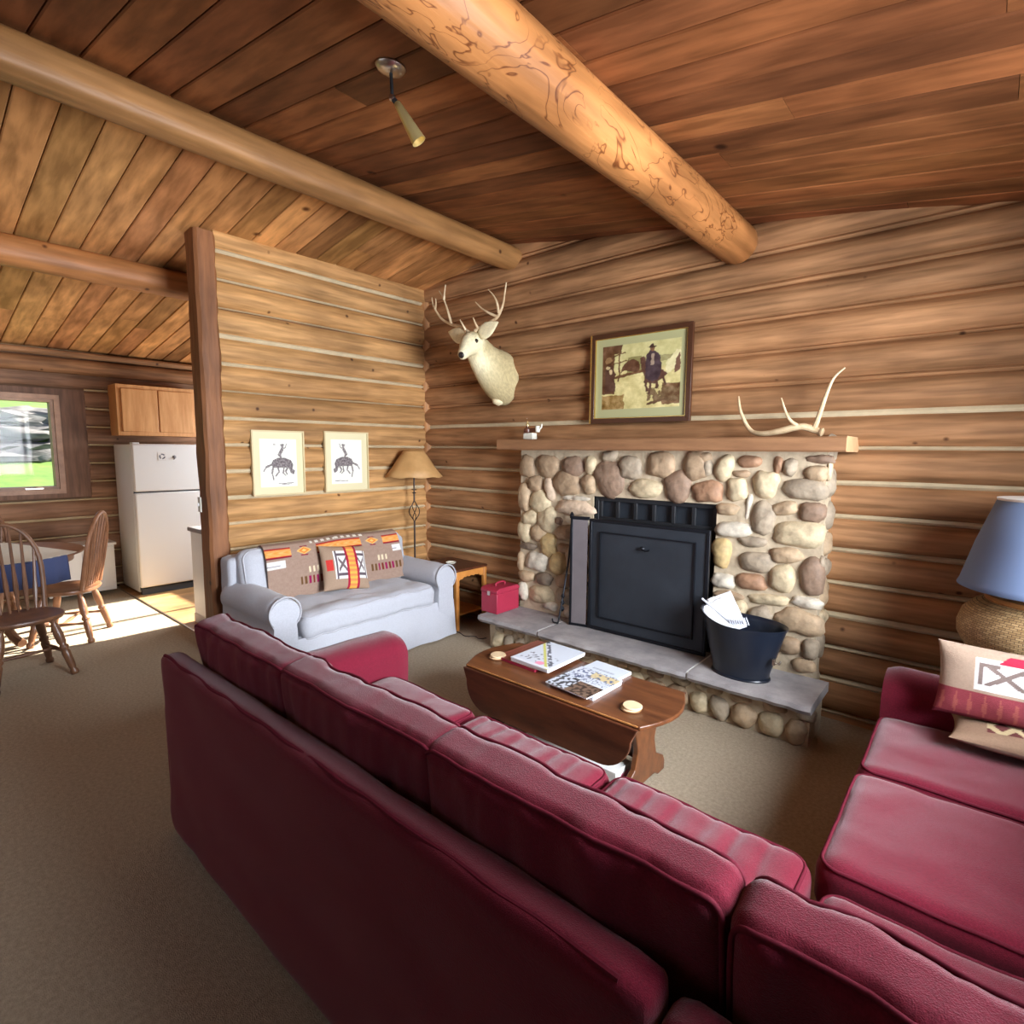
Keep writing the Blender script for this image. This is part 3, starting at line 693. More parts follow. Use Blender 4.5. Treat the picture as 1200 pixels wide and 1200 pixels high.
slab(-3.10, -2.49, 1); slab(-2.475, -1.325, 2); slab(-1.31, FX1+.09, 3)
mb = MB(); mb.box((-2.492, 3.19, HZ-.05), (-2.473, FY, HZ-.003), 'cardboard'); mb.build('slab_joint', fp); mb = MB(); mb.box((-1.327, 3.19, HZ-.05), (-1.308, FY, HZ-.003), 'cardboard'); mb.build('slab_joint', fp)
mb = MB(); nx = 40; vs = []; fs = []
MX0, MX1 = -3.16, -.60
for i in range(nx+1):
    x = MX0+(MX1-MX0)*i/nx; e = .004*noise.noise(Vector((x*3, 5, 0)))
    for (y, z) in ((YB-.01, 1.652), (3.462+e, 1.652+e), (3.452+e, 1.662), (3.452+e, 1.728), (3.462+e, 1.738+e), (YB-.01, 1.738)): vs.append((x, y, z))
for i in range(nx):
    for k in range(6): fs.append((i*6+k, i*6+(k+1) % 6, (i+1)*6+(k+1) % 6, (i+1)*6+k))
mb.add(vs, fs, 'mantel'); mb.add(vs[:6], [tuple(range(6))], 'endgrain'); mb.add(vs[-6:], [tuple(range(6))], 'endgrain')
mb.build('mantel', fp, smooth=True, auto=35)

# fire screen
fs_ = thing('fireplace_screen', 'black mesh fire screen with one folded grey side wing on the hearth', 'fire screen', (-1.85, 3.5, HZ))
SX0, SX1, SY, SZ = -2.245, -1.33, 3.50, 1.145
mb = MB(); rect_frame(mb, 'y', SX0, SX1, HZ+.005, SZ, SY-.012, SY+.012, .022, 'blackmetal'); mb.build('frame', fs_, bevel=.003)
mb = MB(); mb.box((SX0+.02, SY-.002, HZ+.02), (SX1-.02, SY+.002, SZ-.02), 'mesh'); mb.build('mesh_panel', fs_)
mb = MB(); rect_frame(mb, 'y', SX0+.09, SX1-.09, HZ+.10, SZ-.09, SY-.016, SY-.004, .008, 'blackmetal'); mb.build('inner_trim', fs_)
mb = MB()
for (dx, zz) in ((0, .97),):
    mb.lathe([(.0, 0), (.014, .003), (.016, .012), (.009, .02), (0, .022)], (-1.80, SY-.012, zz), 'blackmetal', axis=(0, -1, 0)); mb.tube([(-1.80, SY-.03, zz), (-1.77, SY-.035, zz-.012), (-1.74, SY-.03, zz-.004)], .006, 'blackmetal')
mb.build('handle', fs_, smooth=True)
mb = MB(); T = Matrix.Translation((SX0-.004, SY, 0)) @ Matrix.Rotation(math.radians(14), 4, 'Z')
mb.box((-.135, -.004, HZ+.02), (-.015, .004, SZ-.015), 'winggrey', T=T); mb.build('side_wing', fs_)
mb = MB(); mb.box((-.15, -.01, HZ+.004), (-.132, .01, SZ+.01), 'blackmetal', T=T); mb.box((-.15, -.01, SZ-.015), (0, .01, SZ+.01), 'blackmetal', T=T); mb.box((-.15, -.01, HZ+.004), (0, .01, HZ+.022), 'blackmetal', T=T)
mb.build('wing_frame', fs_, bevel=.002)
# poker leaning at the left of the screen
pk = MB(); pk.tube(bez([(-2.47, 3.40, HZ+.012), (-2.455, 3.415, HZ+.06), (-2.437, 3.50, HZ+.5), (-2.43, 3.525, HZ+.83)]), .007, 'blackmetal')
pk.tube(bez([(-2.47, 3.40, HZ+.012), (-2.495, 3.39, HZ+.018), (-2.50, 3.385, HZ+.045)]), .006, 'blackmetal')
pk.lathe([(.004, -.02), (.016, -.01), (.018, .015), (.006, .035), (0, .04)], (-2.43, 3.526, HZ+.84), 'blackmetal')
for z in (.12, .17, .22): pk.lathe([(.006, -.02), (.018, 0), (.006, .02)], (-2.449, 3.44+z*.05, HZ+z), 'blackmetal')
tag(pk.build('fire_poker', smooth=True), 'thin black iron poker standing at the left edge of the fire screen', 'poker')

# coal bucket with paper and brush
bk = thing('coal_bucket', 'oval black metal coal bucket on the right of the hearth', 'bucket', (-1.06, 3.38, HZ))
BX, BY = -1.06, 3.37
mb = MB(); n = 44; vs = []; fs = []
prof = [(0, .012), (.6, .012), (.655, .0), (.66, .012), (.70, .06), (.98, .30), (1.0, .315), (1.03, .325), (1.03, .332), (.985, .328), (.96, .30), (.68, .07), (.0, .03)]
for r_, z in prof:
    for k in range(n):
        a = 2*math.pi*k/n; lift = .055*(max(0, -math.cos(a)))**2*(max(0, (z-.05)/.28))
        vs.append((BX+r_*.245*math.cos(a), BY+r_*.165*math.sin(a), HZ+z+lift-.0))
for i in range(len(prof)-1):
    for k in range(n): fs.append((i*n+k, i*n+(k+1) % n, (i+1)*n+(k+1) % n, (i+1)*n+k))
mb.add(vs, fs, 'bucket'); mb.build('pail', bk, smooth=True, auto=60)
mb = MB(); mb.tube([(BX+.165*math.cos(a), BY+.11*math.sin(a), HZ+.008) for a in [2*math.pi*k/30 for k in range(30)]], .009, 'bucket', closed=True); mb.build('foot_ring', bk, smooth=True)
mb = MB(); mb.box((BX+.20, BY-.09, HZ+.135), (BX+.213, BY-.06, HZ+.17), 'chrome'); mb.tube([(BX+.205, BY-.075, HZ+.15), (BX+.235, BY-.075, HZ+.145), (BX+.24, BY-.075, HZ+.165)], .006, 'chrome'); mb.build('handle_lug', bk, bevel=.002)
def sheet(mb, w_, h_, T, m='paper', curl=.03, seed=0, n=10, col=None):
    vs = [T @ Vector((w_*(i/n-.5), curl*math.sin(3*i/n+seed)+.012*noise.noise(Vector((i*.5, j*.5, seed))), h_*j/n)) for j in range(n+1) for i in range(n+1)]
    fs = [(j*(n+1)+i, j*(n+1)+i+1, (j+1)*(n+1)+i+1, (j+1)*(n+1)+i) for j in range(n) for i in range(n)]
    mb.add(vs, fs, m, col)
for i in range(2):
    pb = MB(); T = Matrix.Translation((BX-.075+.015*i, BY+.01+.035*i, HZ+.235+.012*i)) @ Matrix.Rotation(math.radians(-36+i*8), 4, 'Y') @ Matrix.Rotation(math.radians(24+6*i), 4, 'Z')
    sheet(pb, .15, .215+.02*i, T, seed=i, curl=.015); o = pb.build('paper_sheet', smooth=True, auto=180)
    s_ = o.modifiers.new('thick', 'SOLIDIFY'); s_.thickness = .003
    tag(o, ['front crumpled white paper sheet in the coal bucket, behind the brush handle', 'rear crumpled white paper sheet in the coal bucket, nearest the stone wall'][i], 'paper', 'paper sheets in the coal bucket')
br = thing('hearth_brush', 'pale grey long-handled brush with grey bristles lying across the coal bucket', 'brush', (-1.15, 3.28, HZ+.35))
p0, p1 = Vector((-1.275, 3.262, HZ+.455)), Vector((-1.10, 3.270, HZ+.342))
mb = MB(); mb.tube([p0, p0.lerp(p1, .5), p1], [.007, .009, .012], 'bristle'); mb.build('handle', br, smooth=True)
mb = MB(); dr = (p1-p0).normalized(); mb.tube([p1, p1+dr*.03+Vector((.05, 0, .03))], [.013, .01], 'bristle')
mb.build('head', br, smooth=True)
mb = MB()
for i in range(9):
    b0 = p1+Vector((-.005+.012*i, -.012, .018+.004*i)); mb.tube([b0, b0+Vector((.020, -.004, -.042))], .0034, 'bristle', n=5)
mb.build('bristles', br, smooth=True)
# red tin box
rb = thing('red_box', 'small red painted tin box with a lid handle on the left end of the hearth', 'box', (-3.07, 3.41, HZ))
mb = MB(); mb.box((-3.165, 3.275, HZ), (-2.985, 3.555, HZ+.17), 'redcan'); mb.build('body', rb, bevel=.006)
mb = MB(); mb.prism([(3.272, HZ+.172), (3.558, HZ+.172), (3.558, HZ+.195), (3.53, HZ+.212), (3.30, HZ+.212), (3.272, HZ+.195)], -3.168, -2.982, 'x', 'redcan'); mb.build('lid', rb, bevel=.004)
mb = MB(); mb.tube(bez([(-3.075, 3.36, HZ+.21), (-3.075, 3.362, HZ+.232), (-3.075, 3.415, HZ+.24), (-3.075, 3.468, HZ+.232), (-3.075, 3.47, HZ+.21)], 6), .008, 'redcan'); mb.build('handle', rb, smooth=True)
mb = MB(); mb.box((-3.09, 3.268, HZ+.15), (-3.06, 3.274, HZ+.185), 'chrome'); mb.build('clasp', rb, bevel=.001)

# mantel things: oil lamp, shed antler
ol = thing('oil_lamp', 'tiny oil lamp ornament with clear chimney on the left end of the mantel', 'ornament', (-2.93, 3.60, 1.738))
LX, LY, LZ = -2.925, 3.60, 1.738
mb = MB(); mb.box((LX-.045, LY-.03, LZ), (LX+.06, LY+.03, LZ+.055), 'linen'); mb.build('white_base', ol, bevel=.008)
mb = MB(); mb.lathe([(.03, 0), (.034, .01), (.03, .035), (.012, .045), (.012, .06), (0, .062)], (LX-.02, LY, LZ+.055), 'dwood'); mb.box((LX-.02, LY-.012, LZ+.062), (LX+.075, LY+.012, LZ+.095), 'dwood'); mb.build('font', ol, smooth=True)
mb = MB(); mb.lathe([(.011, 0), (.014, .02), (.028, .05), (.028, .07), (.013, .11), (.011, .15)], (LX-.02, LY, LZ+.115), 'glass', n=20); mb.build('chimney', ol, smooth=True)
mb = MB(); mb.lathe([(.012, 0), (.013, .012), (.006, .022), (.004, .04), (0, .042)], (LX-.02, LY, LZ+.112), 'brass'); mb.build('burner', ol, smooth=True)
mb = MB(); mb.lathe([(.016, 0), (.02, .02), (.02, .05), (0, .052)], (LX+.088, LY, LZ+.06), 'linen'); mb.tube(bez([(LX+.105, LY, LZ+.08), (LX+.125, LY, LZ+.10), (LX+.13, LY, LZ+.125)]), .007, 'linen'); mb.build('white_pot', ol, smooth=True)
AY = 3.63
mb = MB(); main = bez([(-1.255, AY+.03, 2.00), (-1.225, AY, 1.90), (-1.165, AY, 1.79), (-1.09, AY-.02, 1.762), (-.98, AY-.03, 1.775), (-.87, AY-.02, 1.80), (-.80, AY, 1.78), (-.765, AY+.0, 1.765)], 10)
mb.tube(main, [.006+.014*min(1, i/len(main)*1.7) for i in range(len(main))], 'antler', n=10)
mb.tube(bez([(-.87, AY-.02, 1.795), (-.93, AY-.05, 1.85), (-.975, AY-.06, 1.97)]), [.014*(1-.7*i/28) for i in range(29)], 'antler', n=9)
mb.tube(bez([(-.80, AY, 1.79), (-.775, AY-.01, 1.87), (-.745, AY-.02, 1.98), (-.715, AY-.01, 2.07), (-.665, AY, 2.125)]), [.017*(1-.75*i/56) for i in range(57)], 'antler', n=9)
mb.lathe([(.0, -.012), (.024, -.006), (.027, .004), (.015, .012)], (-.762, AY, 1.766), 'antler', axis=(1, 0, -.3))
tag(mb.build('shed_antler', smooth=True), 'single bleached shed antler with three tines lying on the mantel', 'antler')

# deer shoulder mount
dr = thing('deer_head_mount', 'pale buck shoulder mount, fur brightened for light, with forked antlers high on the log wall', 'deer mount', (-3.38, 3.80, 2.27))
secs = [((-3.385, 3.835, 2.275), (0, -1, 0), 0.15, 0.215), ((-3.385, 3.8, 2.28), (0, -1, 0), 0.178, 0.24), ((-3.39, 3.74, 2.3), (0, -1, 0.1), 0.178, 0.234), ((-3.4, 3.68, 2.345), (0, -1, 0.35), 0.158, 0.208), ((-3.41, 3.61, 2.4), (0, -1, 0.7), 0.132, 0.17), ((-3.41, 3.54, 2.455), (0, -1, 1.0), 0.112, 0.142), ((-3.405, 3.47, 2.51), (0, -1, 0.75), 0.1, 0.124), ((-3.4, 3.42, 2.54), (0.1, -1, 0.1), 0.094, 0.112), ((-3.385, 3.375, 2.538), (0.3, -1, -0.3), 0.09, 0.102), ((-3.365, 3.325, 2.512), (0.4, -1, -0.6), 0.077, 0.086), ((-3.345, 3.28, 2.478), (0.4, -1, -0.65), 0.06, 0.068), ((-3.325, 3.24, 2.446), (0.4, -1, -0.65), 0.049, 0.054), ((-3.308, 3.205, 2.42), (0.4, -1, -0.6), 0.043, 0.047), ((-3.296, 3.18, 2.404), (0.4, -1, -0.6), 0.032, 0.034), ((-3.292, 3.17, 2.398), (0.4, -1, -0.6), 0.009, 0.011)]
mb = MB(); n = 24; vs = []; fs = []
for (c, ax, rx, rz) in secs:
    ax = Vector(ax).normalized(); sx = ax.cross(Vector((0, 0, 1))).normalized(); sx = sx if sx.x > 0 else -sx; uz = sx.cross(ax)*-1
    if uz.z < 0: uz = -uz
    for k in range(n):
        a = 2*math.pi*k/n; q = 1+.03*noise.noise(Vector((math.cos(a)*2, math.sin(a)*2, c[1]*20)))
        vs.append(Vector(c)+sx*rx*math.cos(a)*q+uz*rz*math.sin(a)*q)
for i in range(len(secs)-1):
    for k in range(n): fs.append((i*n+k, i*n+(k+1) % n, (i+1)*n+(k+1) % n, (i+1)*n+k))
fs += [tuple(range(n)), tuple(range((len(secs)-1)*n, len(secs)*n))]
cols = []
for v in vs:
    face = max(0, min(1, (3.60-v.y)/.16)); low = max(0, min(1, (2.50-v.z)/.12+.35)) if v.y > 3.44 else (1 if v.z < 2.60 else .35)
    k = face*low; k = max(0, min(1, k+.25*noise.noise(v*9))); cols.append(lin(tuple(a*(1-k)+b*k for a, b in zip((196, 178, 132), (250, 238, 196)))))  # bright coat colours stand in for strong light on the deer
mb.add(vs, fs, 'furattr', cols)
# brisket bump
mb.lathe([(0, -.05), (.05, -.035), (.065, 0), (.05, .04), (0, .055)], (-3.40, 3.74, 2.095), 'furwhite', n=20)
body = mb.build('body', dr, smooth=True, auto=180, subd=1)
for sx in (-1, 1):
    hx = -3.395
    mb = MB(); b0 = Vector((hx+sx*.072, 3.40, 2.60)); tip = b0+Vector((sx*.255 if sx < 0 else .20, .03, .085)); vs = []; fs = []; nn = 9; ww = [0.35, .75, 1, 1.05, 1, .85, .62, .35, .06]
    ax = (tip-b0).normalized(); side = ax.cross(Vector((0, 1, 0))).normalized()
    for i in range(nn):
        c = b0.lerp(tip, i/(nn-1))
        for k in range(10):
            a = 2*math.pi*k/10; rr_ = .066*ww[i]; vs.append(c+side*math.cos(a)*rr_+Vector((0, 1, 0))*(math.sin(a)*rr_*.35+(.02*(1-abs(math.cos(a)))*ww[i] if math.sin(a) < 0 else 0)))
    for i in range(nn-1):
        for k in range(10): fs.append((i*10+k, i*10+(k+1) % 10, (i+1)*10+(k+1) % 10, (i+1)*10+k))
    fs += [tuple(range(10)), tuple(range((nn-1)*10, nn*10))]
    mb.add(vs, fs, 'furwhite'); mb.build('ear', dr, smooth=True, auto=180)
    mb = MB(); bm = bmesh.new(); bmesh.ops.create_uvsphere(bm, u_segments=14, v_segments=8, radius=.017)
    mb.add([v.co+Vector(((-3.297, 3.352, 2.545) if sx > 0 else (-3.440, 3.325, 2.545))) for v in bm.verts], [[v.index for v in f.verts] for f in bm.faces], 'eye'); bm.free(); mb.build('eye', dr, smooth=True)
    mb = MB()
    if sx < 0:
        mainb = [(-3.44, 3.40, 2.64), (-3.55, 3.42, 2.70), (-3.69, 3.44, 2.745), (-3.82, 3.45, 2.81), (-3.89, 3.45, 2.88), (-3.915, 3.43, 2.94), (-3.925, 3.42, 3.01)]
        br_ = [[(-3.905, 3.44, 2.915), (-3.87, 3.42, 2.955), (-3.865, 3.41, 2.99)], [(-3.69, 3.44, 2.745), (-3.715, 3.42, 2.86), (-3.755, 3.41, 2.965), (-3.815, 3.41, 3.045)], [(-3.755, 3.41, 2.96), (-3.735, 3.40, 3.01), (-3.71, 3.39, 3.075)], [(-3.47, 3.40, 2.66), (-3.475, 3.37, 2.70), (-3.50, 3.36, 2.745)]]
    else:
        mainb = [(-3.36, 3.40, 2.64), (-3.28, 3.42, 2.675), (-3.16, 3.44, 2.72), (-3.12, 3.45, 2.77), (-3.09, 3.45, 2.83), (-3.055, 3.43, 2.90), (-3.03, 3.42, 2.975)]
        br_ = [[(-3.15, 3.44, 2.735), (-3.21, 3.41, 2.765), (-3.28, 3.40, 2.81), (-3.345, 3.39, 2.87)], [(-3.13, 3.44, 2.76), (-3.12, 3.41, 2.83), (-3.15, 3.40, 2.89), (-3.20, 3.39, 2.945)], [(-3.33, 3.40, 2.66), (-3.33, 3.37, 2.70), (-3.345, 3.36, 2.74)]]
    p = bez(mainb, 8); mb.tube(p, [.017*(1-.72*i/len(p)) for i in range(len(p))], 'antler', n=9)
    for q in br_:
        p = bez(q, 8); mb.tube(p, [.012*(1-.72*i/len(p)) for i in range(len(p))], 'antler', n=8)
    mb.build('antler', dr, smooth=True)
mb = MB(); mb.lathe([(.0, -.012), (.022, -.006), (.026, .004), (.016, .014), (0, .016)], (-3.294, 3.178, 2.408), 'nose', axis=(.4, -1, -.3), n=16); mb.build('nose', dr, smooth=True)

# ------------------------------------------------------------------ pictures
def horse_rider(u, v, flip):
    if flip: u = 1-u
    w1, w2 = noise.noise(Vector((u*12, v*12, 1))), noise.noise(Vector((u*12, v*12, 8)))
    u = .5+(u-.5)*.86+.010*w1; v = .46+(v-.46)*.92+.008*w2
    ink = 0
    body = [(.30, .46), (.36, .56), (.50, .60), (.66, .60), (.80, .55), (.86, .46), (.84, .38), (.90, .34), (.86, .26), (.78, .30), (.74, .40), (.60, .40), (.46, .40), (.38, .40)]
    if inpoly(u, v, body): ink = .78
    for s_ in ((.36, .42, .33, .30, .022), (.33, .30, .36, .17, .014), (.46, .42, .50, .32, .022), (.50, .32, .41, .24, .014), (.74, .42, .66, .33, .022), (.66, .33, .70, .27, .015), (.62, .40, .60, .30, .018), (.60, .30, .66, .25, .012), (.30, .46, .20, .42, .022), (.20, .42, .13, .34, .014), (.56, .58, .52, .68, .028), (.52, .66, .60, .78, .035), (.60, .78, .68, .80, .012), (.68, .80, .70, .88, .010), (.55, .58, .60, .44, .022)):
        if seg(u, v, *s_): ink = max(ink, .7)
    if ell(u, v, .60, .83, .035, .03): ink = .6
    if ell(u, v, .60, .856, .06, .014): ink = .75
    if ell(u, v, .40, .86, .035, .018) and not flip: ink = .4
    if seg(u, v, .48, .085, .85, .095, .008) or (not flip and seg(u, v, .55, .075, .75, .07, .006)): ink = .6
    return ink*(.92+.5*noise.noise(Vector((u*30, v*30, 3))))
def sketch(flip):
    def f(u, v):
        if u < .135 or u > .865 or v < .115 or v > .885:
            return (212, 202, 164)
        if u < .15 or u > .85 or v < .125 or v > .875: return (236, 232, 214)
        k = horse_rider((u-.15)/.7, (v-.125)/.75, flip); k = max(0, min(1, k))
        return tuple(a*(1-k)+b*k for a, b in zip((226, 226, 212), (72, 60, 66)))
    return f
def framed(name, label, y0, y1, z0, z1, flip):
    t = thing(name, label, 'picture', (-4.44, (y0+y1)/2, z0)); X = -4.445
    mb = MB(); rect_frame(mb, 'x', y0, y1, z0, z1, X, X+.028, .012, 'frame_light'); mb.box((X-.004, y0+.006, z0+.006), (X, y1-.006, z1-.006), 'frame_light'); mb.build('frame', t)
    painted('print', t, sketch(flip), 130, 160, lambda u, v: (X+.014, y0+.01+(y1-y0-.02)*u, z0+.01+(z1-z0-.02)*v))
framed('framed_sketch', 'framed ink sketch of a bronc rider facing right, the one nearer the post', 1.972, 2.415, 1.268, 1.795, False)
framed('framed_sketch', 'framed ink sketch of a bronc rider facing left, the one nearer the floor lamp', 2.605, 3.055, 1.268, 1.803, True)
def western(u, v):
    e = noise.noise(Vector((u*9, v*9, 2)))*.5+noise.noise(Vector((u*24, v*24, 7)))*.35
    if u < .085 or u > .93 or v < .115 or v > .90: return (168, 166, 122)
    u = (u-.085)/.845; v = (v-.115)/.785
    e += .22*noise.noise(Vector((u*60, v*60, 3)))
    w1 = noise.noise(Vector((u*10, v*10, 21)))*.6+noise.noise(Vector((u*28, v*28, 5)))*.4; w2 = noise.noise(Vector((u*10, v*10, 31)))*.6+noise.noise(Vector((u*28, v*28, 15)))*.4
    u += .026*w1; v += .022*w2
    def t(c, k=20): return tuple(max(0, min(255, a+e*k*1.8)) for a in c)
    c = t((206, 192, 132), 26)
    if v > .62: c = t((196, 188, 130), 18)
    if v > .60+.12*u and v < .78 and u > .5: c = t((150, 142, 96), 22)
    if .34 < u < .52 and .55 < v < .80: c = t((140, 132, 84), 14)
    if u > .78 and v < .36 and v > .04: c = t((112, 82, 52), 50)
    if v < .22 and u < .30: c = t((150, 120, 70), 50)
    if u > .60 and .1 < v < .30 and e > -.1: c = t((108, 84, 54), 40)
    if u < .26 and v > .86+.06*u: c = t((94, 64, 44), 14)
    if u < .16 and v > .24: c = t((100, 68, 44), 30)
    if ell(u, v, .08, .78, .05, .05): c = t((150, 118, 82))
    for s_ in ((.23, .45, .23, .92, .012), (.16, .72, .34, .76, .010), (.16, .84, .30, .88, .01)):
        if seg(u, v, *s_): c = t((104, 76, 48))
    if seg(u, v, .17, .50, .55, .57, .022): c = t((112, 80, 52), 30)
    if inpoly(u, v, [(.25, .56), (.27, .66), (.33, .74), (.40, .76), (.49, .72), (.50, .60), (.46, .56), (.36, .58), (.30, .60)]): c = t((92, 60, 40), 30)
    if inpoly(u, v, [(.04, .26), (.03, .60), (.06, .70), (.14, .70), (.17, .56), (.18, .28)]): c = t((84, 56, 42), 20)
    if ell(u, v, .07, .665, .03, .03) or ell(u, v, .115, .60, .025, .035): c = t((200, 176, 130))
    if inpoly(u, v, [(.84, .50), (.82, .66), (.88, .74), (.96, .84), (1, .84), (1, .70), (.95, .60), (.90, .52)]): c = t((220, 210, 160))
    if inpoly(u, v, [(.93, .50), (.94, .70), (.99, .80), (1, .55)]): c = t((112, 80, 62), 20)
    horse = [(.52, .60), (.50, .76), (.56, .80), (.58, .70), (.66, .62), (.80, .56), (.86, .50), (.80, .44), (.70, .36), (.58, .38), (.56, .48)]
    if inpoly(u, v, horse): c = t((96, 66, 52), 26)
    if inpoly(u, v, [(.58, .80), (.62, .87), (.70, .86), (.76, .76), (.77, .60), (.74, .42), (.64, .38), (.58, .46), (.57, .62)]): c = t((72, 56, 60), 26)
    if seg(u, v, .655, .80, .655, .66, .022): c = t((160, 140, 120))
    for s_ in ((.58, .42, .60, .26, .016), (.64, .40, .63, .22, .014), (.80, .46, .82, .34, .014), (.71, .40, .72, .30, .018)):
        if seg(u, v, *s_): c = t((84, 56, 42), 16)
    if ell(u, v, .655, .89, .03, .04): c = t((120, 86, 60))
    if ell(u, v, .655, .915, .055, .013) or ell(u, v, .655, .935, .028, .026): c = t((62, 42, 34))
    if seg(u, v, .62, .06, .85, .13, .018): c = t((96, 70, 44))
    return c
pt = thing('framed_painting', 'large dark-framed western painting of a mounted rider above the mantel', 'painting', (-2.02, 3.74, 1.86))
PX0, PX1, PZ0, PZ1, PYF = -2.415, -1.602, 1.860, 2.530, 3.722
mb = MB(); rect_frame(mb, 'y', PX0, PX1, PZ0, PZ1, PYF, PYF+.03, .035, 'frame_dark'); mb.box((PX0+.01, PYF+.03, PZ0+.01), (PX1-.01, PYF+.034, PZ1-.01), 'frame_dark'); mb.build('frame', pt, bevel=.003)
mb = MB(); vs = []; rect_frame(mb, 'y', PX0+.033, PX1-.033, PZ0+.033, PZ1-.033, PYF+.004, PYF+.016, .008, 'gold'); mb.build('glint_lip', pt)  # gold lip added so the inner bevel shows a window glint
mb = MB(); mb.box((PX0-.004, PYF-.002, PZ0), (PX0+.009, PYF+.028, PZ1), 'gold'); mb.build('glint_edge', pt)  # gold strip stands in for window light caught on the left edge
painted('canvas', pt, western, 200, 170, lambda u, v: (PX0+.035+(PX1-PX0-.07)*u, PYF+.018, PZ0+.035+(PZ1-PZ0-.07)*v), m='glossprint')

# switch on the post
sw = thing('light_switch', 'small white light switch plate on the wall post', 'switch', (-4.56, 1.56, 1.2))
mb = MB(); mb.box((-4.60, 1.621, 1.16), (-4.55, 1.632, 1.275), 'linen'); mb.build('plate', sw, bevel=.003)
mb = MB(); mb.box((-4.58, 1.613, 1.205), (-4.57, 1.622, 1.23), 'white'); mb.build('toggle', sw, bevel=.001)

# ceiling spot
cs = thing('ceiling_spotlight', 'small brass cone spotlight on a round nickel ceiling plate', 'light', (-1.985, 1.52, 3.20))
P0 = Vector((-1.985, 1.52, ceil_z(-1.985)-.001)); nrm = Vector((-.16, 0, 1)).normalized()*-1
nrm = Vector((-.158, 0, -1)).normalized()
mb = MB(); mb.lathe([(.060, 0), (.062, .006), (.054, .018), (.030, .026), (0, .028)], P0, 'chrome', axis=nrm, n=32); mb.build('ceiling_plate', cs, smooth=True, auto=50)
J = P0+Vector((-.006, .01, -.115))
mb = MB(); mb.tube([P0+Vector((0, 0, -.02)), J], .007, 'soot'); mb.lathe([(0, -.014), (.012, -.008), (.014, 0), (.012, .008), (0, .014)], J, 'chrome'); mb.tube([J, J+Vector((.012, .012, -.018))], .011, 'soot'); mb.build('stem', cs, smooth=True)
ca = Vector((.062, .075, -.155)).normalized(); q0 = J+Vector((.012, .012, -.016))
mb = MB(); mb.lathe([(.010, 0), (.014, .004), (.017, .03), (.030, .165), (.031, .17), (.027, .168), (.014, .03), (0, .02)], q0, 'brass', axis=ca, n=28); mb.build('cone_shade', cs, smooth=True, auto=50)
# ------------------------------------------------------------------ burgundy sectional sofa
sf = thing('sectional_sofa', 'large burgundy L-shaped sectional sofa seen from behind its long back', 'sofa', (-1.4, 1.25, 0))
def softbox(name, parent, a, b, m='red', r=.05, rot=(0, 0, 0), n=18, seed=0, wr=.006, pipe=0, puff=.02, thin=1, pm='redpipe'):
    a = Vector(a); b = Vector(b)
    return put_cushion(name, parent, tuple(b-a), (a+b)/2, rot, m, pm, pipe, thin=thin, r=r, puff=puff, wr=wr, n=n, seed=seed)
softbox('base', sf, (-2.58, .80, .03), (.95, 1.70, .30), r=.03, wr=.003, thin=2)
softbox('return_base', sf, (-.29, 1.66, .03), (.95, 3.20, .30), r=.03, wr=.003, thin=2, seed=2)
softbox('back_frame', sf, (-2.56, .715, .02), (-.335, .815, .80), r=.035, rot=(0, 0, 0), seed=3, wr=.008, n=26)
softbox('corner_back_frame', sf, (-.325, .715, .02), (.97, .815, .78), r=.035, seed=4, wr=.008, n=26)
softbox('return_back_frame', sf, (.74, .88, .02), (.97, 3.22, .80), r=.04, seed=5, wr=.006, thin=0)
mb = MB(); mb.tube([(-2.535+i*.0437*1.0, .735+.003*math.sin(i), .792+.004*noise.noise(Vector((i*.4, 0, 0)))) for i in range(50)], .007, 'redpipe'); mb.build('back_welt', sf, smooth=True)
def arm_y(name, parent, x0, x1, y0, y1, zt, m='red'):
    n = 14; sec = [(x0+.012, .03), (x0, .05)]
    r_ = (x1-x0)/2+.012; cx = (x0+x1)/2
    for k in range(n+1):
        a = math.pi-math.pi*k/n; sec.append((cx+r_*math.cos(a), zt-r_*.75+r_*.75*math.sin(a)))
    sec += [(x1, .05), (x1-.012, .03)]
    N = 26; vs = []; fs = []; ns = len(sec)
    for i in range(N+1):
        t = i/N; y = y0+(y1-y0)*t; e = min(t, 1-t)*(y1-y0); k = 1 if e > .05 else math.sqrt(max(0, 1-((.05-e)/.05)**2))*.08+.92
        for (x, z) in sec:
            nz = 1+.012*noise.noise(Vector((x*5, y*5, z*5))); vs.append((cx+(x-cx)*k*nz, y, .03+(z-.03)*(k*.5+.5)*nz))
    for i in range(N):
        for q in range(ns): fs.append((i*ns+q, i*ns+(q+1) % ns, (i+1)*ns+(q+1) % ns, (i+1)*ns+q))
    fs += [tuple(range(ns)), tuple(range(N*ns, N*ns+ns))]
    mb = MB(); mb.add(vs, fs, m); return mb.build(name, parent, smooth=True, auto=50)
arm_y('arm', sf, -2.60, -2.36, .74, 1.86, .64)
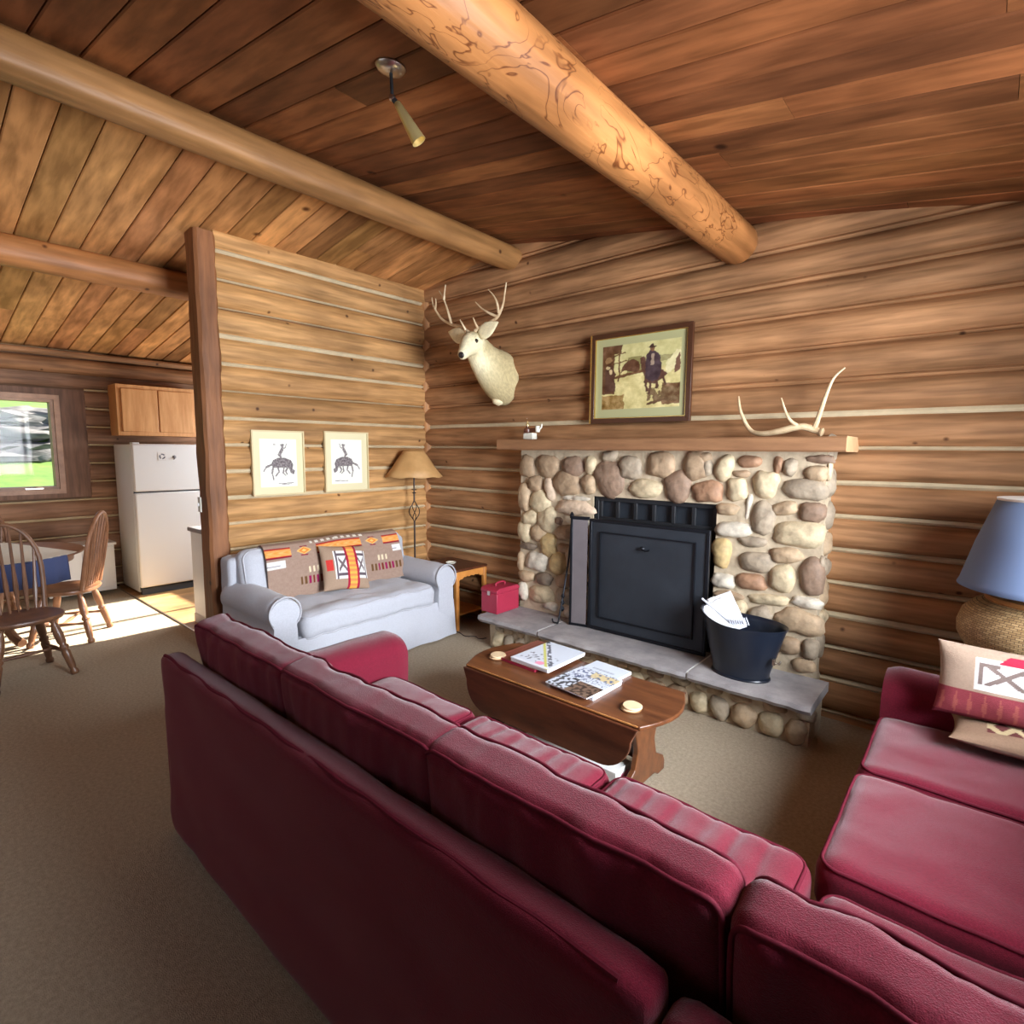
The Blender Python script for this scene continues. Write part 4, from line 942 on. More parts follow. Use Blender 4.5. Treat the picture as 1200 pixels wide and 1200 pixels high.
def arm_x(name, parent, y0, y1, x0, x1, zt, m='red', roll=0, base=.03):
    n = 16; cy = (y0+y1)/2; r_ = (y1-y0)/2+.012
    sec = [(y0+.012, base), (y0, base+.02)]
    if roll:   # scroll arm: wide roll over a narrower panel
        sec = [(y0+.03, base), (y0+.03, zt-.24)]; r_ = roll; zc_ = zt-roll
        for k in range(n+5):
            a = math.radians(222)-math.radians(264)*k/(n+4); sec.append((cy+r_*math.cos(a), zc_+r_*math.sin(a)))
        sec += [(y1-.03, zt-.24), (y1-.03, base)]
    else:
        for k in range(n+1):
            a = math.pi-math.pi*k/n; sec.append((cy+r_*math.cos(a), zt-r_*.75+r_*.75*math.sin(a)))
        sec += [(y1, base+.02), (y1-.012, base)]
    N = 26; vs = []; fs = []; ns = len(sec)
    for i in range(N+1):
        t = i/N; x = x0+(x1-x0)*t; e = min(t, 1-t)*abs(x1-x0); k = 1 if e > .04 else .94+.06*math.sqrt(max(0, 1-((.04-e)/.04)**2))
        for (y, z) in sec:
            nz = 1+.014*noise.noise(Vector((x*5, y*5, z*5))); vs.append((x, cy+(y-cy)*k*nz, base+(z-base)*(k*.5+.5)*nz))
    for i in range(N):
        for q in range(ns): fs.append((i*ns+q, i*ns+(q+1) % ns, (i+1)*ns+(q+1) % ns, (i+1)*ns+q))
    fs += [tuple(range(ns)), tuple(range(N*ns, N*ns+ns))]
    mb = MB(); mb.add(vs, fs, m); return mb.build(name, parent, smooth=True, auto=50)
arm_x('arm', sf, 2.96, 3.23, -.30, .95, .64)
xs = [-2.355, -1.70, -.985, -.30]
for i in range(3):
    put_cushion('seat_cushion', sf, (xs[i+1]-xs[i]-.006, .82, .165), ((xs[i]+xs[i+1])/2, 1.35, .372), thin=2, r=.06, puff=.22, wr=.007, seed=10+i,
                creases=[(-.24, .016, .018), (-.13, .013, .014), (-.03, .016, .018), (.07, .013, .014), (.16, .016, .016), (.25, .012, .015)] if i else [(.1, .008, .03)], n=56)
put_cushion('seat_cushion', sf, (1.02, .72, .16), (.235, 1.32, .355), thin=2, r=.055, puff=.1, seed=14, n=24)
put_cushion('seat_cushion', sf, (1.04, .655, .175), (.215, 2.035, .378), thin=2, r=.055, puff=.12, seed=15, n=26)
put_cushion('seat_cushion', sf, (1.04, .585, .175), (.215, 2.665, .375), thin=2, r=.055, puff=.12, seed=16, n=26)
bx = [-2.44, -1.72, -.985, -.285]
for i in range(3):
    put_cushion('back_cushion', sf, (bx[i+1]-bx[i]+.05, .13, .52), ((bx[i]+bx[i+1])/2, .925, .685), rot=(9, 0, 0), thin=1, r=.04, puff=.55, wr=.013, seed=20+i, n=44, wfreq=5.5, aniso=(1.9, 1, .5))
put_cushion('back_cushion', sf, (1.0, .13, .52), (.235, .925, .675), rot=(9, 0, 0), thin=1, r=.04, puff=.6, wr=.018, seed=24, n=48, wfreq=6, aniso=(1.9, 1, .5))
put_cushion('back_cushion', sf, (.22, .80, .54), (.66, 2.0, .66), rot=(0, 10, 0), thin=0, r=.08, puff=.25, wr=.01, seed=26, n=24)

# ------------------------------------------------------------------ patterned pillows on the right
def pendleton(u, v):
    base = (176, 152, 132)
    if v > .93 and False: return base
    c = base
    if v < .40: c = (146, 66, 74) if abs(((u*12) % 1)-.5)+abs(v-.2) > .18 else (170, 92, 84)
    if v < .06: c = (110, 40, 52)
    if .43 < v < .86 and .22 < u < .78:
        c = (238, 234, 228)
        if .28 < u < .72 and .50 < v < .78:
            uu = abs(u-.5)/.22; vv = (v-.5)/.28
            if abs(uu-vv) < .12 or abs(uu+vv-1) < .12: c = (128, 112, 106)
        if .245 < u < .36 and .74 < v < .79 or .64 < u < .755 and .74 < v < .79: c = (128, 112, 106)
        if (.245 < u < .27 or .73 < u < .755) and .5 < v < .79: c = (128, 112, 106)
    if .80 < v < .93 and abs(u-.5) < .16-(v-.80)*.5: c = (176, 48, 72)
    return c
def pillow(name, label, size, loc, rot, func, m='paintfab', puff=.55, group=None, seed=0, nu=110, nv=80, cat='pillow'):
    from mathutils import Euler
    T = Matrix.Translation(loc) @ Euler([math.radians(a) for a in rot]).to_matrix().to_4x4()
    W, H, D = size; vs = []; cs = []; fs = []; 
    for side in (1, -1):
        for j in range(nv+1):
            for i in range(nu+1):
                u, v = i/nu, j/nv; a, b = 2*u-1, 2*v-1
                k = max(0, (1-a*a))**.45*max(0, (1-b*b))**.45
                pin = 1-.06*(1-abs(a)**2)*(abs(b)**4)-.0; pin2 = 1-.06*(1-abs(b)**2)*(abs(a)**4)
                nz = noise.noise(Vector((a*2.2+seed, b*2.2, side)))
                p = Vector((a*W/2*pin2, -side*(D/2*k*(1+.12*nz)), b*H/2*pin+H/2))
                vs.append(T @ p); cs.append(lin(func(u, v)) if side > 0 else lin((150, 128, 112)))
    for s in range(2):
        o = s*(nu+1)*(nv+1)
        for j in range(nv):
            for i in range(nu): a = o+j*(nu+1)+i; fs.append((a, a+1, a+nu+2, a+nu+1))
    mb = MB(); mb.add(vs, fs, m, cs); o = mb.build(name, smooth=True, auto=180); return tag(o, label, cat, group)
pillow('patterned_pillow', 'tan and crimson pillow with a white stepped motif, leaning up on the sofa arm', (.56, .30, .14), (.17, 2.85, .575), (-12, 0, 2), pendleton, seed=3)
def pen2(u, v):
    c = (150, 122, 100)
    if .2 < u < .95 and .25 < v < .75:
        a = abs((u*7) % 1-.5)*2; b = abs(v-.5)*4
        c = (200, 180, 140) if abs(a-b) < .35 else (110, 62, 60)
    return c
pillow('patterned_pillow', 'tan pillow with a cream zigzag lying flat on the sofa seat under the upright one', (.56, .25, .09), (.235, 2.705, .535), (-88, 0, 1), pen2, seed=5)

# ------------------------------------------------------------------ lamp and table in the right corner
tb = thing('lamp_table', 'dark wooden table behind the sofa arm under the woven lamp', 'table', (.27, 3.50, 0))
mb = MB(); mb.box((-.02, 3.26, .57), (.56, 3.76, .60), 'dwood'); mb.build('tabletop', tb, bevel=.006)
mb = MB(); mb.box((.02, 3.30, .50), (.52, 3.72, .57), 'dwood'); mb.build('apron', tb, bevel=.003)
for (x, y) in ((.03, 3.31), (.51, 3.31), (.03, 3.71), (.51, 3.71)):
    mb = MB(); mb.prism([(x-.02, y-.02), (x+.02, y-.02), (x+.02, y+.02), (x-.02, y+.02)], 0, .50, 'z', 'dwood'); mb.build('leg', tb, bevel=.004)
lm = thing('table_lamp', 'big table lamp with woven rush base and haze-tinted blue shade at the right edge', 'lamp', (.25, 3.40, .60))
LXc, LYc = .25, 3.42
mb = MB(); prof = [(.12, 0), (.16, .012), (.21, .05), (.28, .13), (.318, .20), (.322, .25), (.305, .31), (.265, .355), (.22, .375)]
mb.lathe(prof, (LXc, LYc, .60), 'weave', n=64)
mb.build('woven_base', lm, smooth=True, uv=lambda co: ((math.atan2(co.y-LYc, co.x-LXc)/(2*math.pi))*1.7, co.z*1.3))
mb = MB(); mb.lathe([(.16, .37), (.222, .372), (.228, .382), (.22, .394), (.15, .398)], (LXc, LYc, .60), 'oak', n=48); mb.lathe([(.15, .395), (.03, .41), (.012, .43), (.012, .80)], (LXc, LYc, .60), 'brass', n=20); mb.build('neck', lm, smooth=True)
mb = MB(); n = 64; pr = [(.335, 1.035), (.325, 1.06), (.28, 1.24), (.215, 1.445)]
mb.lathe(pr, (LXc, LYc, 0), 'hazeshade', n=n)
mb.f = [f for f in mb.f if len(f) == 4]; mb.m = mb.m[:len(mb.f)]
o = mb.build('shade', lm, smooth=True, auto=180); s_ = o.modifiers.new('thick', 'SOLIDIFY'); s_.thickness = .004; s_.offset = -1
mb = MB(); mb.lathe([(.209, 1.436), (.217, 1.438), (.219, 1.449), (.209, 1.449)], (LXc, LYc, 0), 'shadein', n=n); mb.build('shade_rim', lm, smooth=True)
mb = MB()
for a in (0, 120, 240): a = math.radians(a+40); mb.tube([(LXc, LYc, 1.405), (LXc+.21*math.cos(a), LYc+.21*math.sin(a), 1.436)], .004, 'brass')
mb.lathe([(.012, 0), (.016, .01), (.006, .04), (0, .045)], (LXc, LYc, 1.40), 'brass'); mb.build('spider', lm, smooth=True)

# ------------------------------------------------------------------ loveseat
ls = thing('loveseat', 'pale grey slipcovered loveseat with scroll arms against the partition wall', 'loveseat', (-4.0, 2.48, 0))
LY0, LY1 = 1.62, 3.34
mb = MB()   # skirted body
n = 40; 
softbox('body', ls, (-4.36, LY0+.06, .02), (-3.555, LY1-.06, .33), m='grey', r=.03, seed=31, wr=.006, thin=2, pm='greypipe')
softbox('back', ls, (-4.40, LY0+.05, .04), (-4.20, LY1-.05, .84), m='grey', r=.05, seed=32, wr=.008, thin=0)
arm_x('arm', ls, LY0+.01, LY0+.25, -4.32, -3.53, .655, 'grey', roll=.115)
arm_x('arm', ls, LY1-.25, LY1-.01, -4.32, -3.53, .655, 'grey', roll=.115)
for yc in (LY0+.13, LY1-.13):
    mb = MB(); mb.tube([(-3.525, yc+.112*math.cos(a), .542+.112*math.sin(a)) for a in [math.radians(222-264*k/22) for k in range(23)]], .006, 'greypipe', n=6); mb.build('arm_welt', ls, smooth=True)
put_cushion('seat_cushion', ls, (.78, LY1-LY0-.50, .19), (-3.90, (LY0+LY1)/2, .405), m='grey', pm='greypipe', thin=2, r=.07, puff=.14, wr=.020, seed=33, n=44, wfreq=5.5, creases=[(-.28, .012, .03), (-.2, .01, .02)])
mb = MB(); vs = []; fs = []; N = 60     # skirt front with a slight flare and soft folds
for i in range(N+1):
    y = LY0+.03+(LY1-LY0-.06)*i/N; f = .010*math.sin(y*19)+.012*noise.noise(Vector((y*4, 1, 0)))
    for (z, x) in ((.015, -3.505+f), (.12, -3.52+f*.7), (.25, -3.532+f*.3), (.33, -3.545), (.33, -3.56), (.015, -3.53+f)): vs.append((x, y, z))
for i in range(N):
    for q in range(6): fs.append((i*6+q, i*6+(q+1) % 6, (i+1)*6+(q+1) % 6, (i+1)*6+q))
fs += [tuple(range(6)), tuple(range(N*6, N*6+6))]
mb.add(vs, fs, 'grey'); mb.build('skirt', ls, smooth=True, auto=60)
put_cushion('back_cushion', ls, (.20, .70, .46), (-4.17, 2.07, .665), rot=(0, -14, 0), m='grey', pm='greypipe', thin=0, r=.08, puff=.2, wr=.01, seed=35, n=22)
put_cushion('back_cushion', ls, (.20, .70, .46), (-4.17, 2.86, .665), rot=(0, -14, 0), m='grey', pm='greypipe', thin=0, r=.08, puff=.2, wr=.01, seed=36, n=22)
# throw blanket folded over the back cushions
def throw(u, v):
    e = noise.noise(Vector((u*40, v*30, 0)))*16
    c = (164+e*.4, 138+e*.4, 122+e*.4)
    v = v*1.36
    if .985 < v < 1.06 and .3 < u < .75: c = (232, 226, 214) if (u*22) % 1 > .45 else (156, 130, 112)
    band = .70 < v < .95
    def flame(): 
        k = .5+.5*math.sin(u*90+6*math.sin(v*40)); return (238, 150+30*k, 66+50*k)
    if band:
        if (u < .16) or (.34 < u < .70) or (u > .87):
            edge = min(v-.70, .95-v)
            c = flame() if edge > .055 else ((196, 60, 44) if edge > .028 else (128, 24, 48))
            if .34 < u < .70 and False: pass
        for cx in (.25, .785):
            a = abs(u-cx)/.052+abs(v-.825)/.095
            if a < 1: c = (240, 190, 110) if a > .75 or a < .35 else (228, 132, 62)
            if abs(u-cx) < .03-(abs(v-.825)-.09)*.35 and .09 < abs(v-.825) < .155: c = (140, 30, 60)
    for (x0, x1) in ((.0, .115), (.93, 1.0)):
        if x0 <= u < x1 and .50 < v < .66: c = (236, 234, 228)
        if x0 <= u < x1-.035 and .545 < v < .615: c = (110, 100, 110) if v < .57 else (226, 226, 226)
    for cx in (.32, .86):
        for k in range(9):
            x = cx+(k-4)*.028
            if abs(x-u) < .008 and .24-.00*k < v < .36: c = (110, 78, 48) if k in (0, 1, 7, 8) else (150, 30, 84) if k % 2 == 0 else (122, 52, 40)
        for k in range(3):
            if abs(cx-.02+(k-1)*.03-u) < .007 and .40 < v < .47: c = (232, 214, 180)
    return tuple(max(0, min(255, q)) for q in c)
Y0b, Y1b = 1.86, 3.12
prof_t = [(-4.02, .50), (-4.035, .56), (-4.045, .64), (-4.065, .74), (-4.085, .80), (-4.11, .855), (-4.145, .895), (-4.19, .905), (-4.25, .885)]
def thr(u, v):
    # path length parameter along profile
    k = v*(len(prof_t)-1); i = min(int(k), len(prof_t)-2); f = k-i
    a, b = prof_t[i], prof_t[i+1]; x = a[0]+(b[0]-a[0])*f; z = a[1]+(b[1]-a[1])*f
    y = Y0b+(Y1b-Y0b)*u+.03*v*(1 if u < .5 else -.4)
    bow = .018*math.sin(u*3.14*2+1)+.014*noise.noise(Vector((u*4, v*3, 2)))
    return (x+bow+.014, y, z+.012*noise.noise(Vector((u*3, 5, v)))+(.03*(u-.5) if True else 0)*0)
o = painted('throw_blanket', None, throw, 240, 90, thr, m='paintfab'); s_ = o.modifiers.new('thick', 'SOLIDIFY'); s_.thickness = .012; s_.offset = 1
tag(o, 'brown throw blanket with orange flame band folded over the grey loveseat back', 'blanket')
def pil3(u, v):
    c = (170, 144, 122)
    m_ = .42+.07*(v-.5)
    if abs(u-.60) < .13:
        d = .13-abs(u-.60); z = .012*(1 if (v*26) % 1 > .5 else 0)
        c = (240, 160+24*math.sin(v*60), 84) if d > .045+z else (172, 34, 62)
    elif (.22 < u < .47 or .73 < u < .95) and .22 < v < .84:
        c = (240, 238, 234)
        a = (u-.22)/.25 if u < .5 else (.95-u)/.22
        if .12 < a < .26 or (.10 < (v-.22)/.62 < .2 or .80 < (v-.22)/.62 < .9) and a > .12: c = (104, 92, 98)
        if a > .35 and abs(abs((v-.53)/.2)-abs(a-.65)*2) < .22: c = (120, 106, 108)
    elif .06 < u < .20 and abs(v-.52) < .12: c = (210, 66, 60)
    return c
pillow('small_pillow', 'small square tan pillow with an orange stripe and white blocks on the loveseat', (.40, .38, .14), (-3.855, 2.44, .515), (-26, 6, 84), pil3, seed=9)

# ------------------------------------------------------------------ floor lamp, side table
fl_ = thing('floor_lamp', 'wrought iron floor lamp with rawhide shade in the corner behind the loveseat', 'lamp', (-4.27, 3.47, 0))
QX, QY = -4.27, 3.47
mb = MB(); mb.lathe([(.105, 0), (.11, .008), (.09, .02), (.03, .035), (.012, .05)], (QX, QY, 0), 'iron'); mb.build('base', fl_, smooth=True)
mb = MB(); mb.tube([(QX, QY, .03), (QX, QY, .95)], .009, 'iron'); mb.tube([(QX, QY, 1.14), (QX, QY, 1.55)], .008, 'iron'); mb.lathe([(.01, 0), (.022, .006), (.01, .012)], (QX, QY, 1.22), 'iron'); mb.box((QX-.035, QY-.004, 1.255), (QX+.035, QY+.004, 1.262), 'iron'); mb.build('pole', fl_, smooth=True)
mb = MB()
for k in range(4):
    mb.tube([(QX+.05*math.sin(math.pi*t)*math.cos(2*t+k*math.pi/2), QY+.05*math.sin(math.pi*t)*math.sin(2*t+k*math.pi/2), .94+.21*t) for t in [i/16 for i in range(17)]], .0045, 'iron', n=6)
mb.build('twisted_basket', fl_, smooth=True)
mb = MB(); n = 48; pr = [(.275, 1.385), (.22, 1.46), (.165, 1.545), (.11, 1.622), (.095, 1.642)]; vs = []; fs = []
for j, (r_, z) in enumerate(pr):
    for k in range(n):
        a = 2*math.pi*k/n; w_ = 1+(.02*math.cos(a*8) if j == 0 else 0); vs.append((QX+r_*w_*math.cos(a), QY+r_*w_*math.sin(a), z+(.006*math.cos(a*8) if j == 0 else 0)))
for i in range(len(pr)-1):
    for k in range(n): fs.append((i*n+k, i*n+(k+1) % n, (i+1)*n+(k+1) % n, (i+1)*n+k))
mb.add(vs, fs, 'rawhide'); mb.lathe([(.094, 0), (.085, .006), (.02, .008)], (QX, QY, 1.64), 'rawhide', n=48)
o = mb.build('shade', fl_, smooth=True, auto=60); s_ = o.modifiers.new('thick', 'SOLIDIFY'); s_.thickness = .003

st = thing('side_table', 'small honey pine side table with scalloped apron in the corner', 'table', (-3.83, 3.56, 0))
TX0, TX1, TY0, TY1, TZ = -4.08, -3.56, 3.365, 3.775, .57
mb = MB(); mb.box((TX0, TY0, TZ-.022), (TX1, TY1, TZ), 'dwood'); mb.build('tabletop', st, bevel=.005)
def apron(p0, p1, axis, c):
    n = 28; top = TZ-.024; poly = []
    L_ = p1-p0
    for i in range(n+1):
        t = i/n; e = min(t, 1-t); d = .045+.02*abs(math.sin(t*math.pi*4)) if e < .42 else .038
        d = .095 if e < .04 else (.078-.03*min(1, (e-.04)/.25)+.012*abs(math.sin(e*26)))
        poly.append((p0+L_*t, top-d))
    poly += [(p1, top), (p0, top)]
    mb = MB(); mb.prism(poly, c-.009, c+.009, axis, 'pine'); mb.build('apron', st)
apron(TY0+.02, TY1-.02, 'x', TX1-.025); apron(TY0+.02, TY1-.02, 'x', TX0+.025)
apron(TX0+.02, TX1-.02, 'y', TY0+.025); apron(TX0+.02, TX1-.02, 'y', TY1-.025)
for x in (TX0+.026, TX1-.026):
    for y in (TY0+.026, TY1-.026):
        mb = MB(); mb.prism([(x-.019, y-.019), (x+.019, y-.019), (x+.019, y+.019), (x-.019, y+.019)], 0, TZ-.023, 'z', 'pine'); mb.build('leg', st, bevel=.006)
mb = MB(); mb.box((TX0+.03, TY0+.03, .13), (TX1-.03, TY1-.03, .148), 'pine'); mb.build('lower_shelf', st, bevel=.003)
ash = MB(); ash.lathe([(.0, .006), (.03, .006), (.042, .012), (.05, .022), (.047, .024), (.034, .012), (0, .010)], (-3.80, 3.52, TZ), 'linen', n=20)
tag(ash.build('small_dish', smooth=True), 'small white dish on the corner side table', 'dish')
cd = MB(); cd.tube(bez([(-3.62, 3.345, .006), (-3.52, 3.36, .006), (-3.42, 3.33, .006), (-3.34, 3.38, .006), (-3.27, 3.36, .006), (-3.24, 3.42, .006)]), .004, 'cord', n=6)
cd.build('power_cord', fl_, smooth=True)

# ------------------------------------------------------------------ drop leaf coffee table
ct = thing('coffee_table', 'walnut-stained drop-leaf coffee table with bowed ends and trestle feet', 'table', (-1.66, 2.37, 0))
CX0, CX1, CY0, CY1, CZ = -2.19, -1.09, 2.14, 2.62, .43
poly = []
for k in range(9): t = k/8; y = CY0+(CY1-CY0)*t; poly.append((CX1+.075*math.sin(math.pi*t), y))
for k in range(9): t = k/8; y = CY1-(CY1-CY0)*t; poly.append((CX0-.075*math.sin(math.pi*t), y))
mb = MB(); mb.prism(poly, CZ-.022, CZ, 'z', 'tabletop'); mb.build('tabletop', ct, bevel=.005)
mb = MB(); mb.box((CX0+.01, CY0-.004, CZ-.006), (CX1-.01, CY0+.001, CZ+.0008), 'oak'); tag(mb.build('hinge_edge', ct), 'worn pale front edge')
def leaf(y, side):
    poly = [(CX0+.004, CZ-.012), (CX0-.0, CZ-.03)]
    for k in range(7): t = k/6; a = math.pi+t*math.pi/2; poly.append((CX0+.20+.14*math.cos(a)-.005, .29+.13*math.sin(a)))
    for k in range(7): t = k/6; a = -math.pi/2+t*math.pi/2; poly.append((CX1-.20+.14*math.cos(a)+.005, .29+.13*math.sin(a)))
    poly += [(CX1-.004, CZ-.03), (CX1-.004, CZ-.012)]
    # flare: replace rounded corners by wide quarter curves
    poly = [(CX0, CZ-.01)]
    for k in range(10): t = k/9; a = math.pi+t*math.pi/2; poly.append((CX0+.19+.16*math.cos(a), .355+.155*math.sin(a)))
    for k in range(10): t = k/9; a = -math.pi/2+t*math.pi/2; poly.append((CX1-.19+.16*math.cos(a), .355+.155*math.sin(a)))
    poly.append((CX1, CZ-.01))
    T = Matrix.Translation((0, y, CZ-.01)) @ Matrix.Rotation(math.radians(side*3), 4, 'X') @ Matrix.Translation((0, -y, -(CZ-.01)))
    mb = MB(); mb.prism(poly, y-.009, y+.009, 'y', 'dwood'); mb.v = [tuple(T @ Vector(v)) for v in mb.v]; mb.build('drop_leaf', ct, bevel=.003)
leaf(CY0-.014, -1); leaf(CY1+.014, 1)
for sx in (-1, 1):
    x = (CX0+CX1)/2+sx*.455
    poly = [(CY0+.10, CZ-.024), (CY0+.10, .36), (CY0+.13, .30), (CY0+.155, .22), (CY0+.13, .13), (CY0+.05, .085), (CY0+.03, .05), (CY0+.03, 0), (CY0+.10, 0), (CY0+.14, .025), (CY1-.14, .025), (CY1-.10, 0), (CY1-.03, 0), (CY1-.03, .05), (CY1-.05, .085), (CY1-.13, .13), (CY1-.155, .22), (CY1-.13, .30), (CY1-.10, .36), (CY1-.10, CZ-.024)]
    mb = MB(); mb.prism(poly, x-.014, x+.014, 'x', 'oak' if False else 'tabletop'); mb.build('trestle_end', ct, bevel=.004)
mb = MB(); mb.box((CX0+.14, (CY0+CY1)/2-.012, .13), (CX1-.14, (CY0+CY1)/2+.012, .20), 'dwood'); mb.build('stretcher', ct, bevel=.004)
bx_ = thing('white_box', 'long flat white cardboard box with pink label under the coffee table', 'box', (-1.50, 2.27, 0))
mb = MB(); mb.box((-1.80, 2.20, 0), (-1.235, 2.345, .125), 'cardboard'); mb.build('carton', bx_, bevel=.003)
mb = MB(); mb.box((-1.236, 2.25, .05), (-1.2335, 2.32, .095), 'pink'); mb.build('label', bx_)
for (x, y, lab) in ((-2.12, 2.33, 'pale wood slice coaster on the left end of the coffee table'), (-1.205, 2.27, 'pale wood slice coaster on the right end of the coffee table, by the magazines')):
    co = thing('wood_coaster', lab, 'coaster', (x, y, CZ), group='wood slice coasters')
    for q in range(2):
        mb = MB(); ring = [(.046+.002*math.sin(3*a+q), a) for a in [2*math.pi*k/28 for k in range(28)]]
        ox, oy = (.004*q, .005*q)
        pts = [(x+ox+r_*math.cos(a), y+oy+r_*math.sin(a)) for r_, a in ring]
        mb.prism(pts, CZ+.001+.011*q, CZ+.0105+.011*q, 'z', 'woodslice'); mb.build('slice', co, bevel=.002)
    mb = MB(); mb.tube([(x+.048*math.cos(a), y+.048*math.sin(a), CZ+.0055) for a in [2*math.pi*k/28 for k in range(28)]], .003, 'bark', n=6, closed=True); mb.build('bark_edge', co, smooth=True)
def cover(kind):
    def f(u, v):
        e = noise.noise(Vector((u*14, v*14, kind*5)))
        c = (212, 220, 232)
        if kind == 0:   # white cover, yellow diagonal, dark mark
            if abs((v-.55)-(.35-u)*.9) < .035: c = (206, 206, 106)
            elif abs((v-.66)-(.35-u)*.9) < .05 and e > -.2: c = (84, 92, 106)
            elif .12 < v < .45 and .1 < u < .9 and e > .22: c = (120, 126, 138)
            if ell(u, v, .66, .13, .10, .07): c = (236, 150, 180)
            if .02 < v < .07: c = (226, 230, 238)
        elif kind == 1:
            if v > .72 and v < .95: c = (90, 106, 140) if e > .15 else (214, 196, 150) if u > .4 else (214, 220, 230)
            elif v > .50: c = (206, 214, 226) if abs(e) > .08 else (72, 84, 116)
            elif u < .45: c = (206, 214, 226) if e > .0 else (52, 54, 60)
            elif v < .46: c = (122, 100, 84) if e > -.05 else (58, 44, 38)
        elif kind == 2:
            if .45 < v < .55 and .2 < u < .8 and (u*30) % 1 > .4: c = (150, 158, 172)
        elif kind == 3:
            c = (164, 176, 190) if e > 0 else (216, 222, 230)
        elif kind == 4:
            c = (140, 76, 62)
            if .06 < u < .10: c = (120, 60, 50)
        return c
    return f
def magazine(label, cx, cy, w_, d_, z, th, rz, kind, spine=(230, 232, 238), cat='magazine'):
    T = Matrix.Translation((cx, cy, z)) @ Matrix.Rotation(math.radians(rz), 4, 'Z')
    t = thing('magazine' if cat == 'magazine' else 'hardback_book', label, cat, (cx, cy, z), group='magazines on the coffee table' if cat == 'magazine' else None)
    mb = MB(); mb.box((-w_/2, -d_/2, .0005), (w_/2, d_/2, th-.001), 'redcan' if kind == 4 else 'paper', T=T); mb.build('pages', t, bevel=.001)
    painted('cover', t, cover(kind), 70, 90, lambda u, v: T @ Vector(((u-.5)*w_*1.01, (v-.5)*d_*1.01, th)), m='glossprint')
    return t
magazine('red-brown hardback book at the bottom of the left magazine pile', -1.955, 2.495, .30, .37, CZ, .018, -3, 4, cat='book')
magazine('blue-grey magazine between the book and the yellow-striped cover', -1.86, 2.485, .27, .35, CZ+.0185, .012, -1, 3)
magazine('white magazine with a yellow diagonal stripe, topmost of the left pile', -1.855, 2.48, .27, .35, CZ+.031, .012, -2, 0)
magazine('plain white magazine at the back of the right pile', -1.525, 2.545, .23, .20, CZ, .016, -4, 2)
magazine('blue and brown photo magazine spread in front of the plain white one', -1.52, 2.345, .27, .30, CZ+.0165, .007, -5, 1)
magazine('thin grey magazine under the blue and brown photo cover', -1.515, 2.355, .27, .26, CZ+.0, .015, -2, 3)

# ------------------------------------------------------------------ kitchen
fr = thing('refrigerator', 'white two-door top-freezer refrigerator in the kitchen', 'refrigerator', (-7.43, 2.22, 0))
GX0, GX1, GY0, GY1, GT = -7.72, -7.12, 1.855, 2.60, 1.69
mb = MB(); mb.box((GX0, GY0, .03), (GX1, GY1, GT-.005), 'white'); mb.build('cabinet', fr, bevel=.012)
mb = MB(); mb.box((GX1, GY0+.01, .05), (GX1+.012, GY1-.01, GT-.01), 'gasket'); mb.build('gasket', fr)
mb = MB(); mb.box((GX1+.012, GY0, 1.165), (GX1+.075, GY1, GT), 'white'); mb.build('freezer_door', fr, bevel=.016, segs=3)
mb = MB(); mb.box((GX1+.012, GY0, .09), (GX1+.075, GY1, 1.150), 'white'); mb.build('fridge_door', fr, bevel=.016, segs=3)
mb = MB(); mb.box((GX1-.02, GY0+.02, .0), (GX1+.04, GY1-.02, .075), 'gasket'); mb.build('kick_grille', fr, bevel=.003)
mb = MB(); mb.box((GX1-.03, GY0+.01, GT-.005), (GX1+.06, GY0+.08, GT+.016), 'white'); mb.build('hinge_cap', fr, bevel=.006)
GX = GX1+.0755
def note(u, v):
    r_ = math.hypot((u-.5)*1, (v-.5)*1.1)
    if .20 < r_ < .36 and (math.degrees(math.atan2(v-.5, u-.5))+360) % 120 > 26: return (96, 96, 108)
    return (226, 226, 224)
o = painted('fridge_note', None, note, 40, 40, lambda u, v: (GX+.0015, 2.10+.085*u, 1.505+.095*v)); tag(o, 'small white note with a round grey arrow mark on the freezer door', 'note')
s_ = o.modifiers.new('thick', 'SOLIDIFY'); s_.thickness = .001; s_.offset = -1
mb = MB(); mb.lathe([(.018, 0), (.018, .006), (.008, .010), (0, .011)], (GX, 2.265, 1.545), 'greytop', axis=(1, 0, 0)); mb.tube(bez([(GX+.008, 2.265, 1.54), (GX+.02, 2.26, 1.525), (GX+.016, 2.245, 1.52)]), .005, 'greytop')
tag(mb.build('fridge_magnet', smooth=True), 'small grey hook magnet on the freezer door right of the note', 'magnet')
uc = thing('wall_cabinet', 'oak wall cabinet with two doors above the refrigerator', 'cabinet', (-7.62, 2.25, 1.76))
mb = MB(); mb.box((-7.77, 1.85, 1.785), (-7.47, 2.72, 2.36), 'cab'); mb.build('body', uc, bevel=.003)
for (a, b, hy) in ((1.895, 2.255, 2.225), (2.265, 2.63, 2.295)):
    mb = MB(); mb.box((-7.47, a, 1.83), (-7.452, b, 2.315), 'cab'); d = mb.build('door', uc, bevel=.006)
    mb = MB(); mb.box((-7.452, a+.05, 1.88), (-7.449, b-.05, 2.265), 'cab'); mb.build('door_panel', d, bevel=.002)
    mb = MB(); mb.tube([(-7.452, hy-.03, 1.865), (-7.435, hy-.028, 1.866), (-7.435, hy+.028, 1.866), (-7.452, hy+.03, 1.865)], .005, 'soot'); mb.build('pull_handle', d, smooth=True)
bc = thing('base_cabinet', 'white kitchen base cabinet with grey worktop just beyond the wall post', 'cabinet', (-5.3, 2.3, 0))
mb = MB(); mb.box((-5.64, 1.91, 0), (-4.72, 2.55, .875), 'white'); mb.build('body', bc, bevel=.004)
